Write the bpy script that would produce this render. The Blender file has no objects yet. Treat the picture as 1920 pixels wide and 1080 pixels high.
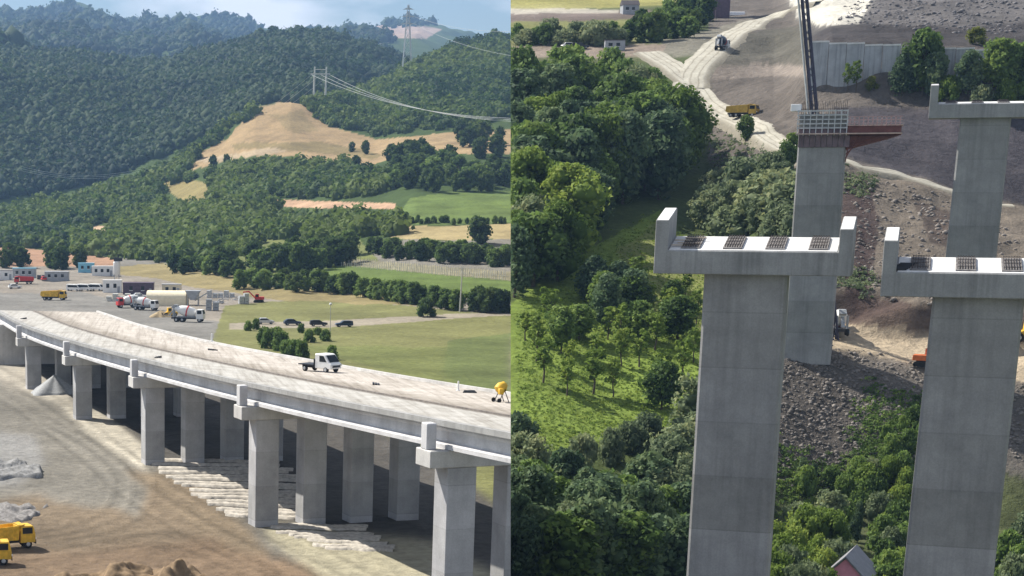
import bpy, bmesh, math, random
import numpy as np
from mathutils import Vector, Matrix
random.seed(7)
RNG = np.random.default_rng(11)
C = bpy.context.scene.collection
SC = bpy.context.scene

# ------------------------------------------------------------------ camera geometry
FPX, XP, YH, PIT, CZ = 3600.0, 300.0, 350.0, math.radians(12.0), 46.0
YPP = YH + FPX*math.tan(PIT)
sp, cp = math.sin(PIT), math.cos(PIT)

def at(px, py, d):
    """the point at distance d (world y) seen in that direction of the photograph"""
    u = (px-XP)/FPX; v = (YPP-py)/FPX
    ky = v*sp+cp
    return Vector((u/ky*d, d, CZ+(v*cp-sp)/ky*d))
def zof(y, d):
    v = (YPP-y)/FPX
    return CZ+(v*cp-sp)/(v*sp+cp)*d
def project(X, Y, Z):
    z = Z-CZ
    dep = np.maximum(Y*cp-z*sp, 1e-3)
    return XP+FPX*X/dep, YPP-FPX*(Y*sp+z*cp)/dep
KB = (957.5-XP)/FPX
PLANE_N = Vector((1, -KB*cp, KB*sp)).normalized()      # the seam between the two valleys
PLANE_O = Vector((0, 0, CZ))

cam = bpy.data.cameras.new('camera'); camo = bpy.data.objects.new('camera', cam); C.objects.link(camo)
camo.location = (0, 0, CZ); camo.rotation_euler = (math.pi/2-PIT, 0, 0)
cam.sensor_width = 36; cam.lens = FPX/1920*36; cam.shift_x = (960-XP)/1920; cam.shift_y = (YPP-540)/1920
cam.clip_start = 1; cam.clip_end = 30000
SC.camera = camo

# ------------------------------------------------------------------ light
SUN_EL = math.radians(45); SUN_H = Vector((-0.76, 0.65)).normalized()
sd = Vector((SUN_H.x*math.cos(SUN_EL), SUN_H.y*math.cos(SUN_EL), math.sin(SUN_EL)))
sl = bpy.data.lights.new('sun', 'SUN'); sl.energy = 5.0; sl.angle = math.radians(0.6); sl.color = (1, .94, .83)
so = bpy.data.objects.new('sun', sl); C.objects.link(so)
so.rotation_euler = (-sd).to_track_quat('-Z', 'Y').to_euler()
w = bpy.data.worlds.new("World"); SC.world = w; w.use_nodes = True
nt = w.node_tree; nt.nodes.clear()
out = nt.nodes.new('ShaderNodeOutputWorld'); bg = nt.nodes.new('ShaderNodeBackground')
sky = nt.nodes.new('ShaderNodeTexSky'); sky.sky_type = 'NISHITA'; sky.sun_disc = False
sky.sun_elevation = SUN_EL; sky.sun_rotation = math.atan2(sd.x, sd.y); sky.altitude = 500
sky.air_density = 1.0; sky.dust_density = 0.6; sky.ozone_density = 1.6
tc = nt.nodes.new('ShaderNodeTexCoord'); mp = nt.nodes.new('ShaderNodeMapping'); mp.inputs['Scale'].default_value = (9, 9, 26)
nz = nt.nodes.new('ShaderNodeTexNoise'); nz.inputs['Scale'].default_value = 1.0; nz.inputs['Detail'].default_value = 5
cr = nt.nodes.new('ShaderNodeValToRGB'); cr.color_ramp.elements[0].position = .44; cr.color_ramp.elements[1].position = .62
mx = nt.nodes.new('ShaderNodeMix'); mx.data_type = 'RGBA'; mx.inputs['B'].default_value = (13, 13.2, 14, 1)
L = nt.links.new
L(tc.outputs['Generated'], mp.inputs['Vector']); L(mp.outputs[0], nz.inputs['Vector']); L(nz.outputs['Fac'], cr.inputs['Fac'])
ml = nt.nodes.new('ShaderNodeMath'); ml.operation = 'MULTIPLY'; ml.inputs[1].default_value = .9
L(cr.outputs['Color'], ml.inputs[0]); L(ml.outputs[0], mx.inputs['Factor'])
L(sky.outputs[0], mx.inputs['A']); L(mx.outputs['Result'], bg.inputs['Color']); bg.inputs['Strength'].default_value = .05
L(bg.outputs[0], out.inputs[0])
SC.view_settings.view_transform = 'Standard'; SC.view_settings.look = 'None'; SC.view_settings.gamma = 1
SC.view_settings.exposure = 0.75
SC.render.engine = 'CYCLES'; SC.cycles.max_bounces = 6; SC.cycles.transparent_max_bounces = 8; SC.cycles.volume_bounces = 0
SC.cycles.use_denoising = True

# ------------------------------------------------------------------ noise (numpy)
_H = RNG.random((256, 256))
def vnoise(x, y):
    xi = np.floor(x).astype(int); yi = np.floor(y).astype(int); fx = x-xi; fy = y-yi
    fx = fx*fx*(3-2*fx); fy = fy*fy*(3-2*fy)
    a = _H[xi & 255, yi & 255]; b = _H[(xi+1) & 255, yi & 255]; c = _H[xi & 255, (yi+1) & 255]; d = _H[(xi+1) & 255, (yi+1) & 255]
    return (a*(1-fx)+b*fx)*(1-fy)+(c*(1-fx)+d*fx)*fy
def fbm(x, y, o=4):
    s = 0; a = .5; t = 0
    for i in range(o):
        s = s+a*vnoise(x*2**i+17.3*i, y*2**i+5.1*i); t += a; a *= .5
    return s/t*2-1

# ------------------------------------------------------------------ materials
MATS = {}
def nodes(name):
    m = bpy.data.materials.new(name); m.use_nodes = True; t = m.node_tree; t.nodes.clear()
    o = t.nodes.new('ShaderNodeOutputMaterial'); p = t.nodes.new('ShaderNodeBsdfPrincipled')
    t.links.new(p.outputs[0], o.inputs[0]); p.inputs['Specular IOR Level'].default_value = .25
    MATS[name] = m
    return m, t, p, o
def N(t, kind, **kw):
    n = t.nodes.new(kind)
    for k, v in kw.items(): setattr(n, k, v)
    return n
def noise(t, scale, detail=4, vec=None, rough=.55):
    n = t.nodes.new('ShaderNodeTexNoise'); n.inputs['Scale'].default_value = scale; n.inputs['Detail'].default_value = detail
    n.inputs['Roughness'].default_value = rough
    if vec is not None: t.links.new(vec, n.inputs['Vector'])
    return n
def ramp(t, fac, stops):
    r = t.nodes.new('ShaderNodeValToRGB'); e = r.color_ramp.elements
    while len(e) < len(stops): e.new(.5)
    for i, (p, c) in enumerate(stops): e[i].position = p; e[i].color = (*c, 1)
    t.links.new(fac, r.inputs[0]); return r
def mul(t, a, b, fac=1, mode='MULTIPLY'):
    m = t.nodes.new('ShaderNodeMix'); m.data_type = 'RGBA'; m.blend_type = mode; m.inputs['Factor'].default_value = fac
    t.links.new(a, m.inputs['A']); t.links.new(b, m.inputs['B']); return m.outputs['Result']
def bump(t, p, h, strength, dist):
    b = t.nodes.new('ShaderNodeBump'); b.inputs['Strength'].default_value = strength; b.inputs['Distance'].default_value = dist
    t.links.new(h, b.inputs['Height']); t.links.new(b.outputs[0], p.inputs['Normal'])

def plain(name, col, rough=.5, metal=0, var=.18, scale=1.5, dust=None):
    m, t, p, o = nodes(name)
    tcn = N(t, 'ShaderNodeTexCoord'); n = noise(t, scale, 5, tcn.outputs['Object'])
    r = ramp(t, n.outputs['Fac'], [(.3, tuple(c*(1-var) for c in col)), (.7, tuple(min(1, c*(1+var)) for c in col))])
    t.links.new(r.outputs[0], p.inputs['Base Color']); p.inputs['Roughness'].default_value = rough; p.inputs['Metallic'].default_value = metal
    return m
def terrain_mat(name, bumps=.6):
    m, t, p, o = nodes(name)
    a = N(t, 'ShaderNodeAttribute', attribute_name='Col'); g = N(t, 'ShaderNodeNewGeometry')
    n1 = noise(t, .05, 6, g.outputs['Position'], .65); n2 = noise(t, .7, 6, g.outputs['Position'], .7)
    r1 = ramp(t, n1.outputs['Fac'], [(.3, (.72, .72, .72)), (.7, (1.22, 1.22, 1.22))])
    r2 = ramp(t, n2.outputs['Fac'], [(.3, (.7, .7, .7)), (.72, (1.28, 1.26, 1.22))])
    c = mul(t, a.outputs['Color'], r1.outputs[0]); c = mul(t, c, r2.outputs[0])
    t.links.new(c, p.inputs['Base Color']); p.inputs['Roughness'].default_value = .95; p.inputs['Specular IOR Level'].default_value = .1
    bump(t, p, n2.outputs['Fac'], bumps, .8)
    return m
def concrete(name, col, band=0, streak=.5, scale=1.0):
    m, t, p, o = nodes(name)
    tcn = N(t, 'ShaderNodeTexCoord')
    n1 = noise(t, .35*scale, 6, tcn.outputs['Object'], .6)
    mpn = N(t, 'ShaderNodeMapping'); mpn.inputs['Scale'].default_value = (1.6, 1.6, .07); t.links.new(tcn.outputs['Object'], mpn.inputs[0])
    n2 = noise(t, 1.0, 5, mpn.outputs[0], .6)
    n3 = noise(t, 9*scale, 3, tcn.outputs['Object'])
    r1 = ramp(t, n1.outputs['Fac'], [(.3, tuple(x*.76 for x in col)), (.7, tuple(x*1.15 for x in col))])
    r2 = ramp(t, n2.outputs['Fac'], [(.34, (1-.35*streak,)*3), (.55, (1, 1, 1))])
    c = mul(t, r1.outputs[0], r2.outputs[0])
    r3 = ramp(t, n3.outputs['Fac'], [(.35, (.93,)*3), (.65, (1.05,)*3)]); c = mul(t, c, r3.outputs[0])
    if band:
        sx = N(t, 'ShaderNodeSeparateXYZ'); t.links.new(tcn.outputs['Object'], sx.inputs[0])
        d = N(t, 'ShaderNodeMath', operation='DIVIDE'); d.inputs[1].default_value = band; t.links.new(sx.outputs['Z'], d.inputs[0])
        fl = N(t, 'ShaderNodeMath', operation='FLOOR'); t.links.new(d.outputs[0], fl.inputs[0])
        wn = N(t, 'ShaderNodeTexWhiteNoise', noise_dimensions='1D'); t.links.new(fl.outputs[0], wn.inputs['W'])
        r4 = ramp(t, wn.outputs['Value'], [(0, (.86, .86, .85)), (1, (1.06, 1.06, 1.08))]); c = mul(t, c, r4.outputs[0])
        fr = N(t, 'ShaderNodeMath', operation='FRACT'); t.links.new(d.outputs[0], fr.inputs[0])
        r5 = ramp(t, fr.outputs[0], [(0, (.78,)*3), (.03, (1,)*3)]); c = mul(t, c, r5.outputs[0])
    t.links.new(c, p.inputs['Base Color']); p.inputs['Roughness'].default_value = .85
    bump(t, p, n3.outputs['Fac'], .25, .04)
    return m
def foliage(name, dark, light, hue=.0):
    m, t, p, o = nodes(name)
    oi = N(t, 'ShaderNodeObjectInfo'); g = N(t, 'ShaderNodeNewGeometry')
    n1 = noise(t, .45, 3, g.outputs['Position'], .6)
    ad = N(t, 'ShaderNodeMath', operation='ADD'); ml_ = N(t, 'ShaderNodeMath', operation='MULTIPLY'); ml_.inputs[1].default_value = .5
    t.links.new(oi.outputs['Random'], ml_.inputs[0]); t.links.new(n1.outputs['Fac'], ad.inputs[0]); t.links.new(ml_.outputs[0], ad.inputs[1])
    at_ = N(t, 'ShaderNodeAttribute', attribute_name='tint')
    ad2 = N(t, 'ShaderNodeMath', operation='ADD'); t.links.new(ad.outputs[0], ad2.inputs[0]); t.links.new(at_.outputs['Fac'], ad2.inputs[1])
    r = ramp(t, ad2.outputs[0], [(.3, dark), (.95, light), (1.3, (light[0]*1.2, light[1]*1.08, light[2]))])
    t.links.new(r.outputs[0], p.inputs['Base Color']); p.inputs['Roughness'].default_value = .75; p.inputs['Specular IOR Level'].default_value = .2
    tr = N(t, 'ShaderNodeBsdfTranslucent'); mxs = N(t, 'ShaderNodeMixShader'); mxs.inputs[0].default_value = .4
    t.links.new(r.outputs[0], tr.inputs[0]); t.links.new(p.outputs[0], mxs.inputs[1]); t.links.new(tr.outputs[0], mxs.inputs[2]); t.links.new(mxs.outputs[0], o.inputs[0])
    return m

M_TL = terrain_mat('valley_ground'); M_TR = terrain_mat('slope_ground', .9)
M_CON = concrete('pier_concrete', (.315, .315, .315), band=4.2, streak=.45)
M_CAP = concrete('cap_concrete', (.33, .335, .34), streak=.8)
M_SEAT = concrete('seat_concrete', (.72, .72, .72), streak=.1)  # paler copy of cap concrete, sunlit look of the tops put into its colour
M_VIA = concrete('viaduct_concrete', (.58, .57, .56), streak=.3)
M_VCOL = concrete('column_concrete', (.44, .44, .45), band=3.4, streak=.2)
M_GIRD = concrete('girder_concrete', (.58, .58, .60), streak=.2)
M_WALL = concrete('retaining_concrete', (.40, .42, .45), streak=.9)
M_WHITE = plain('white_paint', (.80, .80, .79), .4, 0, .06)
M_CREAM = plain('cream_tarpaulin', (.78, .70, .52), .7, 0, .08)
M_YEL = plain('yellow_paint', (.70, .43, .045), .55, 0, .28)
M_DYEL = plain('dusty_yellow_paint', (.50, .34, .07), .6, 0, .2)
M_RED = plain('red_paint', (.55, .05, .05), .5, 0, .15)
M_ORANGE = plain('orange_paint', (.62, .16, .05), .5, 0, .15)
M_FORM = plain('red_formwork', (.15, .062, .055), .6, 0, .25)
M_PINK = plain('pink_plaster', (.72, .30, .40), .8, 0, .1)
M_BLUE = plain('light_blue_paint', (.22, .50, .66), .5, 0, .1)
M_GREY = plain('grey_paint', (.34, .36, .39), .5, 0, .15)
M_DARK = plain('dark_steel', (.035, .037, .045), .5, .2, .3)
M_STEEL = plain('galvanised_steel', (.48, .50, .52), .45, .3, .15)
M_BOOM = plain('boom_steel', (.06, .06, .10), .4, .2, .2)
M_PURP = plain('dark_purple_cladding', (.10, .07, .10), .6, 0, .2)
M_ROOF = plain('grey_sheet_roof', (.22, .22, .24), .6, 0, .15)
M_DROOF = plain('dark_tile_roof', (.085, .075, .08), .8, 0, .3, 3)
M_TYRE = plain('tyre_rubber', (.02, .02, .021), .8, 0, .2)
M_GLASS = plain('dark_glass', (.02, .025, .03), .08, 0, .1)
M_SILV = plain('silver_paint', (.55, .57, .60), .3, .3, .05)
M_NAVY = plain('dark_blue_paint', (.03, .045, .08), .3, .1, .1)
M_BARK = plain('bark', (.10, .08, .06), .9, 0, .3, 6)
M_REBAR = plain('rusty_rebar', (.09, .078, .075), .8, .2, .35, 3)
M_PAD = plain('rough_grey_plinth', (.19, .18, .18), .9, 0, .4, 4)
M_BAG = plain('pale_mattress', (.46, .425, .375), .95, 0, .3, 2.0)
M_GRAV = plain('grey_gravel', (.34, .35, .36), .95, 0, .25, 6)
M_SOIL = plain('brown_soil', (.20, .14, .085), .95, 0, .4, 1.2)
M_ROCK = plain('rubble_rock', (.19, .17, .155), .95, 0, .35, .8)
M_WIRE = plain('wire_metal', (.45, .47, .47), .5, .2, .05)
M_POLE = plain('pole_concrete', (.55, .55, .52), .8, 0, .1)
M_TYV = plain('white_sheeting', (.82, .83, .86), .6, 0, .05)
F_WOOD = foliage('broadleaf_green', (.038, .074, .020), (.17, .26, .065))
F_DARK = foliage('dark_leaf_green', (.034, .068, .036), (.145, .215, .105))
F_LITE = foliage('bright_leaf_green', (.075, .13, .018), (.215, .30, .06))
F_GREY = foliage('grey_leaf_green', (.070, .105, .055), (.23, .28, .145))
F_HILL = foliage('hill_forest_green', (.020, .050, .012), (.100, .155, .036))
F_FAR = foliage('far_forest_green', (.011, .030, .014), (.038, .072, .027))
F_YEL = foliage('yellow_green_leaf', (.10, .12, .02), (.24, .26, .05))

# ------------------------------------------------------------------ object helpers
def tag(o, label=None, cat=None, group=None, kind=None):
    if label: o['label'] = label
    if cat: o['category'] = cat
    if group: o['group'] = group
    if kind: o['kind'] = kind
    return o
def thing(name, label, cat, loc=(0, 0, 0), rz=0, group=None):
    o = bpy.data.objects.new(name, None); C.objects.link(o); o.location = loc; o.rotation_euler = (0, 0, rz); o.empty_display_size = .5
    return tag(o, label, cat, group)
def link(name, me, mat=None, parent=None, loc=(0, 0, 0), rz=0):
    if mat is not None and not me.materials: me.materials.append(mat)
    o = bpy.data.objects.new(name, me); C.objects.link(o); o.location = loc; o.rotation_euler = (0, 0, rz)
    if parent is not None: o.parent = parent
    return o
def np_mesh(name, V, F, smooth=False):
    me = bpy.data.meshes.new(name); me.from_pydata([], [], []) if False else None
    V = np.asarray(V, dtype=np.float32); F = np.asarray(F, dtype=np.int32)
    me.vertices.add(len(V)); me.vertices.foreach_set('co', V.ravel())
    k = F.shape[1]; me.loops.add(F.size); me.loops.foreach_set('vertex_index', F.ravel())
    me.polygons.add(len(F)); me.polygons.foreach_set('loop_start', np.arange(0, F.size, k, dtype=np.int32))
    if smooth: me.polygons.foreach_set('use_smooth', np.ones(len(F), dtype=bool))
    me.update(calc_edges=True); return me
class MB:
    def __init__(s): s.v = []; s.f = []
    def add(s, vs, fs):
        b = len(s.v); s.v += [tuple(v) for v in vs]; s.f += [tuple(i+b for i in f) for f in fs]; return s
    def box(s, x0, x1, y0, y1, z0, z1, taper=0):
        t = taper
        return s.add([(x0, y0, z0), (x1, y0, z0), (x1, y1, z0), (x0, y1, z0), (x0+t, y0+t, z1), (x1-t, y0+t, z1), (x1-t, y1-t, z1), (x0+t, y1-t, z1)],
                     [(3, 2, 1, 0), (4, 5, 6, 7), (0, 1, 5, 4), (1, 2, 6, 5), (2, 3, 7, 6), (3, 0, 4, 7)])
    def prism(s, pts, y0, y1, axis='y', inset=0):
        """profile in (a,z), swept along the other horizontal axis"""
        n = len(pts)
        if axis == 'y': vs = [(a, y0, z) for a, z in pts]+[(a, y1, z) for a, z in pts]
        elif axis == 'x': vs = [(y0, a, z) for a, z in pts]+[(y1, a, z) for a, z in pts]
        else: vs = [(a, b, y0) for a, b in pts]+[(a, b, y1) for a, b in pts]
        fs = [tuple(range(n)), tuple(range(2*n-1, n-1, -1))]+[(i, i+n, (i+1) % n+n, (i+1) % n) for i in range(n)]
        return s.add(vs, fs)
    def tube(s, p0, p1, r0, r1=None, n=8):
        p0, p1 = Vector(p0), Vector(p1); r1 = r0 if r1 is None else r1
        a = (p1-p0).normalized(); u = a.orthogonal().normalized(); w_ = a.cross(u)
        vs = [p0+(u*math.cos(2*math.pi*i/n)+w_*math.sin(2*math.pi*i/n))*r0 for i in range(n)]+[p1+(u*math.cos(2*math.pi*i/n)+w_*math.sin(2*math.pi*i/n))*r1 for i in range(n)]
        return s.add(vs, [tuple(range(n-1, -1, -1)), tuple(range(n, 2*n))]+[(i, (i+1) % n, (i+1) % n+n, i+n) for i in range(n)])
    def path(s, pts, r, n=5):
        for a, b in zip(pts[:-1], pts[1:]): s.tube(a, b, r, r, n)
        return s
    def lathe(s, p0, axis, prof, n=14):
        p0 = Vector(p0); a = Vector(axis).normalized(); u = a.orthogonal().normalized(); w_ = a.cross(u); vs = []
        for h, r in prof: vs += [p0+a*h+(u*math.cos(2*math.pi*i/n)+w_*math.sin(2*math.pi*i/n))*r for i in range(n)]
        fs = []
        for k in range(len(prof)-1): fs += [(k*n+i, k*n+(i+1) % n, (k+1)*n+(i+1) % n, (k+1)*n+i) for i in range(n)]
        fs += [tuple(range(n-1, -1, -1)), tuple(range((len(prof)-1)*n, len(prof)*n))]
        return s.add(vs, fs)
    def build(s, name, mat, parent=None, bevel=0, smooth=False, loc=(0, 0, 0), rz=0):
        me = bpy.data.meshes.new(name); me.from_pydata(s.v, [], s.f); me.update()
        bm = bmesh.new(); bm.from_mesh(me); bmesh.ops.recalc_face_normals(bm, faces=bm.faces)
        if bevel: bmesh.ops.bevel(bm, geom=bm.edges[:], offset=bevel, segments=1, affect='EDGES', clamp_overlap=True)
        bm.to_mesh(me); bm.free()
        if smooth:
            me.polygons.foreach_set('use_smooth', [True]*len(me.polygons)); me.set_sharp_from_angle(angle=math.radians(40))
        return link(name, me, mat, parent, loc, rz)
def wmat(o):
    m = Matrix.LocRotScale(o.location, o.rotation_euler, o.scale)
    return (wmat(o.parent) @ m) if o.parent else m
def clip(o, keep_left=True):
    """cut a mesh at the seam between the two valleys"""
    M = wmat(o); inv = M.inverted(); me = o.data
    nl = (M.to_3x3().transposed() @ PLANE_N); ol = inv @ PLANE_O
    ds = [(M @ v.co-PLANE_O).dot(PLANE_N) for v in me.vertices]
    if not ds: return o
    if keep_left and max(ds) < 0 or (not keep_left and min(ds) > 0): return o
    if me.users > 1: me = me.copy(); o.data = me
    bm = bmesh.new(); bm.from_mesh(me)
    r = bmesh.ops.bisect_plane(bm, geom=bm.verts[:]+bm.edges[:]+bm.faces[:], plane_co=ol, plane_no=nl.normalized(), clear_outer=keep_left, clear_inner=not keep_left)
    bmesh.ops.holes_fill(bm, edges=[e for e in r['geom_cut'] if isinstance(e, bmesh.types.BMEdge) and e.is_boundary], sides=0)
    bm.to_mesh(me); bm.free(); return o

# ------------------------------------------------------------------ terrain
def Zc(y): return ('y', y)
def cols_to(colsd):
    outc = []
    for px in sorted(colsd):
        ds, zs = [], []
        for d, q in colsd[px]:
            ds.append(d); zs.append(zof(q[1], d) if isinstance(q, tuple) else CZ+q)
        outc.append((px, np.array(ds, float), np.array(zs, float)))
    return outc
def Y(*prs): return [(d, ('y', y)) for d, y in prs]
FL = [(40, -33.), (200, -33.)]
def tail(d1, y1, y2, y3): return Y((d1, y1), (d1+130, y1+20), (d1+.45*(2300-d1), y2+62), (2300, y2), (2700, y2+14), (4700, y3+22), (5600, y3), (6200, y3+20))
LC = cols_to({
 -900: FL+[(1000, -33.)]+Y((1150, 450), (1250, 425), )+tail(1400, 390, 60, 40),
 -200: FL+[(1000, -33.)]+Y((1150, 450), (1250, 425), )+tail(1400, 390, 66, 40),
 0: FL+[(1000, -33.)]+Y((1100, 456), (1250, 420))+tail(1400, 388, 84, 30),
 60: FL+[(980, -33.)]+Y((1100, 456), (1250, 418))+tail(1400, 381, 98, 21),
 140: FL+[(900, -33.)]+Y((1000, 471), (1100, 450), (1250, 405))+tail(1400, 362, 101, 15),
 190: FL+[(860, -33.)]+Y((960, 476), (1100, 444), (1250, 392))+tail(1400, 348, 108, 28),
 240: FL+[(780, -33.)]+Y((860, 492), (1000, 460), (1100, 432), (1250, 378))+tail(1400, 330, 115, 41),
 300: FL+[(700, -33.)]+Y((800, 502), (900, 480), (1000, 455), (1100, 425), (1250, 362))+tail(1400, 308, 113, 38),
 400: FL+[(600, -33.)]+Y((700, 515), (800, 487), (900, 460), (1000, 428), (1100, 390), (1250, 322))+tail(1400, 258, 90, 40),
 480: FL+[(545, -33.)]+Y((640, 532), (760, 488), (860, 462), (950, 435), (1050, 400), (1150, 352), (1250, 295))+tail(1400, 206, 70, 50),
 545: FL+[(520, -33.)]+Y((640, 524), (760, 480), (860, 452), (950, 425), (1050, 388), (1150, 342), (1250, 285))+tail(1400, 194, 60, 50),
 610: FL+[(505, -33.)]+Y((560, 566), (640, 521), (700, 495), (760, 470), (860, 438), (950, 408), (1050, 370), (1150, 328), (1250, 282))+tail(1450, 186, 64, 54),
 700: FL+[(495, -33.)]+Y((560, 560), (640, 512), (700, 486), (760, 457), (860, 420), (950, 388), (1050, 345), (1150, 305), (1250, 276), (1450, 205))+tail(1650, 160, 84, 44),
 780: FL+[(480, -33.)]+Y((560, 556), (640, 502), (700, 472), (760, 442), (860, 396), (950, 362), (1050, 318), (1200, 270), (1400, 200), (1700, 125))+tail(1800, 112, 120, 41),
 850: FL+[(478, -33.)]+Y((560, 555), (640, 500), (700, 470), (760, 440), (860, 395), (950, 360), (1050, 312), (1200, 265), (1400, 190), (1700, 105))+tail(1800, 80, 120, 60),
 957: FL+[(475, -33.)]+Y((560, 553), (640, 497), (700, 468), (760, 437), (860, 392), (950, 357), (1050, 308), (1200, 255), (1400, 180), (1700, 95))+tail(1800, 66, 120, 90),
 1300: FL+[(475, -33.)]+Y((560, 553), (640, 497), (700, 468), (760, 437), (860, 392), (950, 357), (1050, 308), (1200, 255), (1400, 180), (1700, 95))+tail(1800, 60, 120, 90),
})
V40 = [(30, -41.), (150, -41.)]
RC = cols_to({
 850: V40+Y((190, 1090), (215, 965), (235, 855), (265, 705), (300, 572), (330, 482), (360, 395), (400, 300), (440, 215), (480, 142), (520, 95), (560, 62), (620, 28), (700, -10), (900, -60)),
 960: V40+Y((190, 1090), (215, 965), (235, 855), (265, 705), (300, 572), (330, 482), (360, 395), (400, 300), (440, 215), (480, 142), (520, 95), (560, 62), (620, 28), (700, -10), (900, -60)),
 1180: V40+Y((192, 1090), (218, 965), (240, 845), (270, 705), (304, 572), (334, 482), (364, 395), (400, 310), (440, 220), (470, 150), (500, 100), (550, 62), (620, 28), (700, -10), (900, -60)),
 1320: V40+Y((198, 1085), (225, 950), (248, 800), (280, 670), (310, 560), (340, 470), (370, 390), (400, 310), (430, 240), (450, 190), (480, 110), (520, 72), (560, 50), (640, 12), (720, -20), (900, -60)),
 1450: V40+[(236, -41.)]+Y((262, 665), (276, 622), (286, 545), (308, 452), (338, 362), (365, 300), (385, 255), (395, 240), (420, 200), (450, 150), (480, 110), (510, 80), (560, 42), (640, 5), (760, -40), (900, -70)),
 1560: V40+[(238, -41.)]+Y((262, 652), (276, 614), (279, 550), (300, 448), (325, 362), (337, 305), (344, 294), (370, 240), (392, 195), (398, 166), (403, 82), (430, 72), (470, 52), (560, 10), (650, -40), (900, -110)),
 1720: V40+[(234, -41.)]+Y((258, 678), (270, 640), (273, 574), (295, 482), (318, 395), (330, 349), (337, 338), (360, 280), (384, 215), (390, 178), (395, 88), (430, 74), (470, 50), (560, -10), (650, -60), (900, -130)),
 1920: V40+[(230, -41.)]+Y((252, 718), (265, 664), (268, 592), (290, 502), (315, 430), (330, 395), (337, 386), (355, 320), (375, 235), (380, 190), (385, 100), (430, 78), (470, 52), (560, -20), (650, -80), (900, -150)),
 2400: V40+[(225, -41.)]+Y((245, 740), (265, 664), (268, 592), (290, 502), (315, 430), (330, 395), (337, 386), (355, 320), (375, 235), (380, 190), (385, 100), (430, 78), (470, 52), (560, -20), (650, -80), (900, -150)),
})
def colz(cols, px, d):
    pxs = np.array([c[0] for c in cols], float)
    zz = np.stack([np.interp(d, c[1], c[2]) for c in cols])
    p = np.clip(px, pxs[0], pxs[-1]-1e-3); j = np.clip(np.searchsorted(pxs, p, side='right')-1, 0, len(cols)-2)
    t = (p-pxs[j])/(pxs[j+1]-pxs[j]); t = t*t*(3-2*t)*.5+t*.5
    I = np.arange(len(p)); return zz[j, I]*(1-t)+zz[j+1, I]*t
def sstep(a, b, x): t = np.clip((x-a)/(b-a), 0, 1); return t*t*(3-2*t)
ABUT = Vector((-31.5, 368)); ADIR = Vector((-.22, .975)).normalized()
def zleft(X, Yd):
    X = np.asarray(X, float); Yd = np.asarray(Yd, float)
    z = np.full_like(X, CZ-33.)
    for _ in range(3):
        px, _y = project(X, Yd, z); z = colz(LC, px, Yd)
    al = (X-ABUT.x)*ADIR.x+(Yd-ABUT.y)*ADIR.y; ac = (X-ABUT.x)*ADIR.y-(Yd-ABUT.y)*ADIR.x
    z = z+8.2*sstep(-9, 1, al)*(1-sstep(20, 230, al))*(1-sstep(24, 60, ac))*(1-sstep(-60, -20, -0*ac))*(1-sstep(60, 130, -ac))
    amp = .22+np.clip((Yd-500)/700, 0, 1)*3+np.clip((Yd-1500)/1500, 0, 1)*22
    wl = 14+np.clip((Yd-500)/900, 0, 1)*70+np.clip((Yd-1500)/1500, 0, 1)*260
    rid = np.clip((Yd-1500)/1200, 0, 1)
    z = z+amp*fbm(X/14, Yd/14, 4)*(1-np.clip((Yd-500)/700, 0, 1))+np.clip((Yd-500)/700, 0, 1)*3*fbm(X/90, Yd/90, 4)
    z = z+rid*(np.abs(fbm(X/220+3, Yd/500, 4))-.25)*(11+np.clip((Yd-2800)/2000, 0, 1)*60)*(1-.0*Yd)
    # tyre-churned, rutted site ground in front of the viaduct
    near = (1-sstep(260, 330, Yd))*(1-sstep(-2, 14, X+(Yd-188)*.24))
    z = z+near*.35*fbm(X/5+9, Yd/7, 4)
    return z
def zright(X, Yd):
    X = np.asarray(X, float); Yd = np.asarray(Yd, float)
    z = np.full_like(X, CZ-20.)
    for _ in range(4):
        px, _y = project(X, Yd, z); z = colz(RC, px, Yd)
    px, py = project(X, Yd, z)
    rough = sstep(1330, 1460, px)*sstep(238, 262, Yd)
    flat = np.maximum((1-sstep(5, 11, np.abs(Yd-269+ (px-1560)*.055)))*sstep(1450, 1540, px), 0)
    a = .5+rough*1.3*(1-flat)
    z = z+a*fbm(X/13, Yd/13, 3)+rough*(1-flat)*.5*(np.abs(fbm(X/7+Yd/11, Yd/8-X/13, 2))-.2)
    return z
def _ray(zf, px, py, d0, d1, n):
    px = np.atleast_1d(np.asarray(px, float)); py = np.atleast_1d(np.asarray(py, float))
    ds = d0*(d1/d0)**np.linspace(0, 1, n)
    u = (px-XP)/FPX; v = (YPP-py)/FPX; ky = v*sp+cp
    D = ds[None, :]; X = (u/ky)[:, None]*D; Z = CZ+((v*cp-sp)/ky)[:, None]*D
    Yd = np.broadcast_to(D, X.shape)
    below = Z <= zf(X.ravel(), Yd.ravel()).reshape(X.shape)
    k = np.argmax(below, 1); ok = below.any(1)
    d = ds[k]
    Xr = u/ky*d; return Xr, d, zf(Xr, d), ok
def gl(px, py, d0=110, d1=6100, n=520): return _ray(zleft, px, py, d0, d1, n)
def gr(px, py, d0=110, d1=850, n=700): return _ray(zright, px, py, d0, d1, n)
def GL(px, py): x, y, z, ok = gl([px], [py]); return Vector((x[0], y[0], z[0]))
def GR(px, py): x, y, z, ok = gr([px], [py]); return Vector((x[0], y[0], z[0]))

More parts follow.
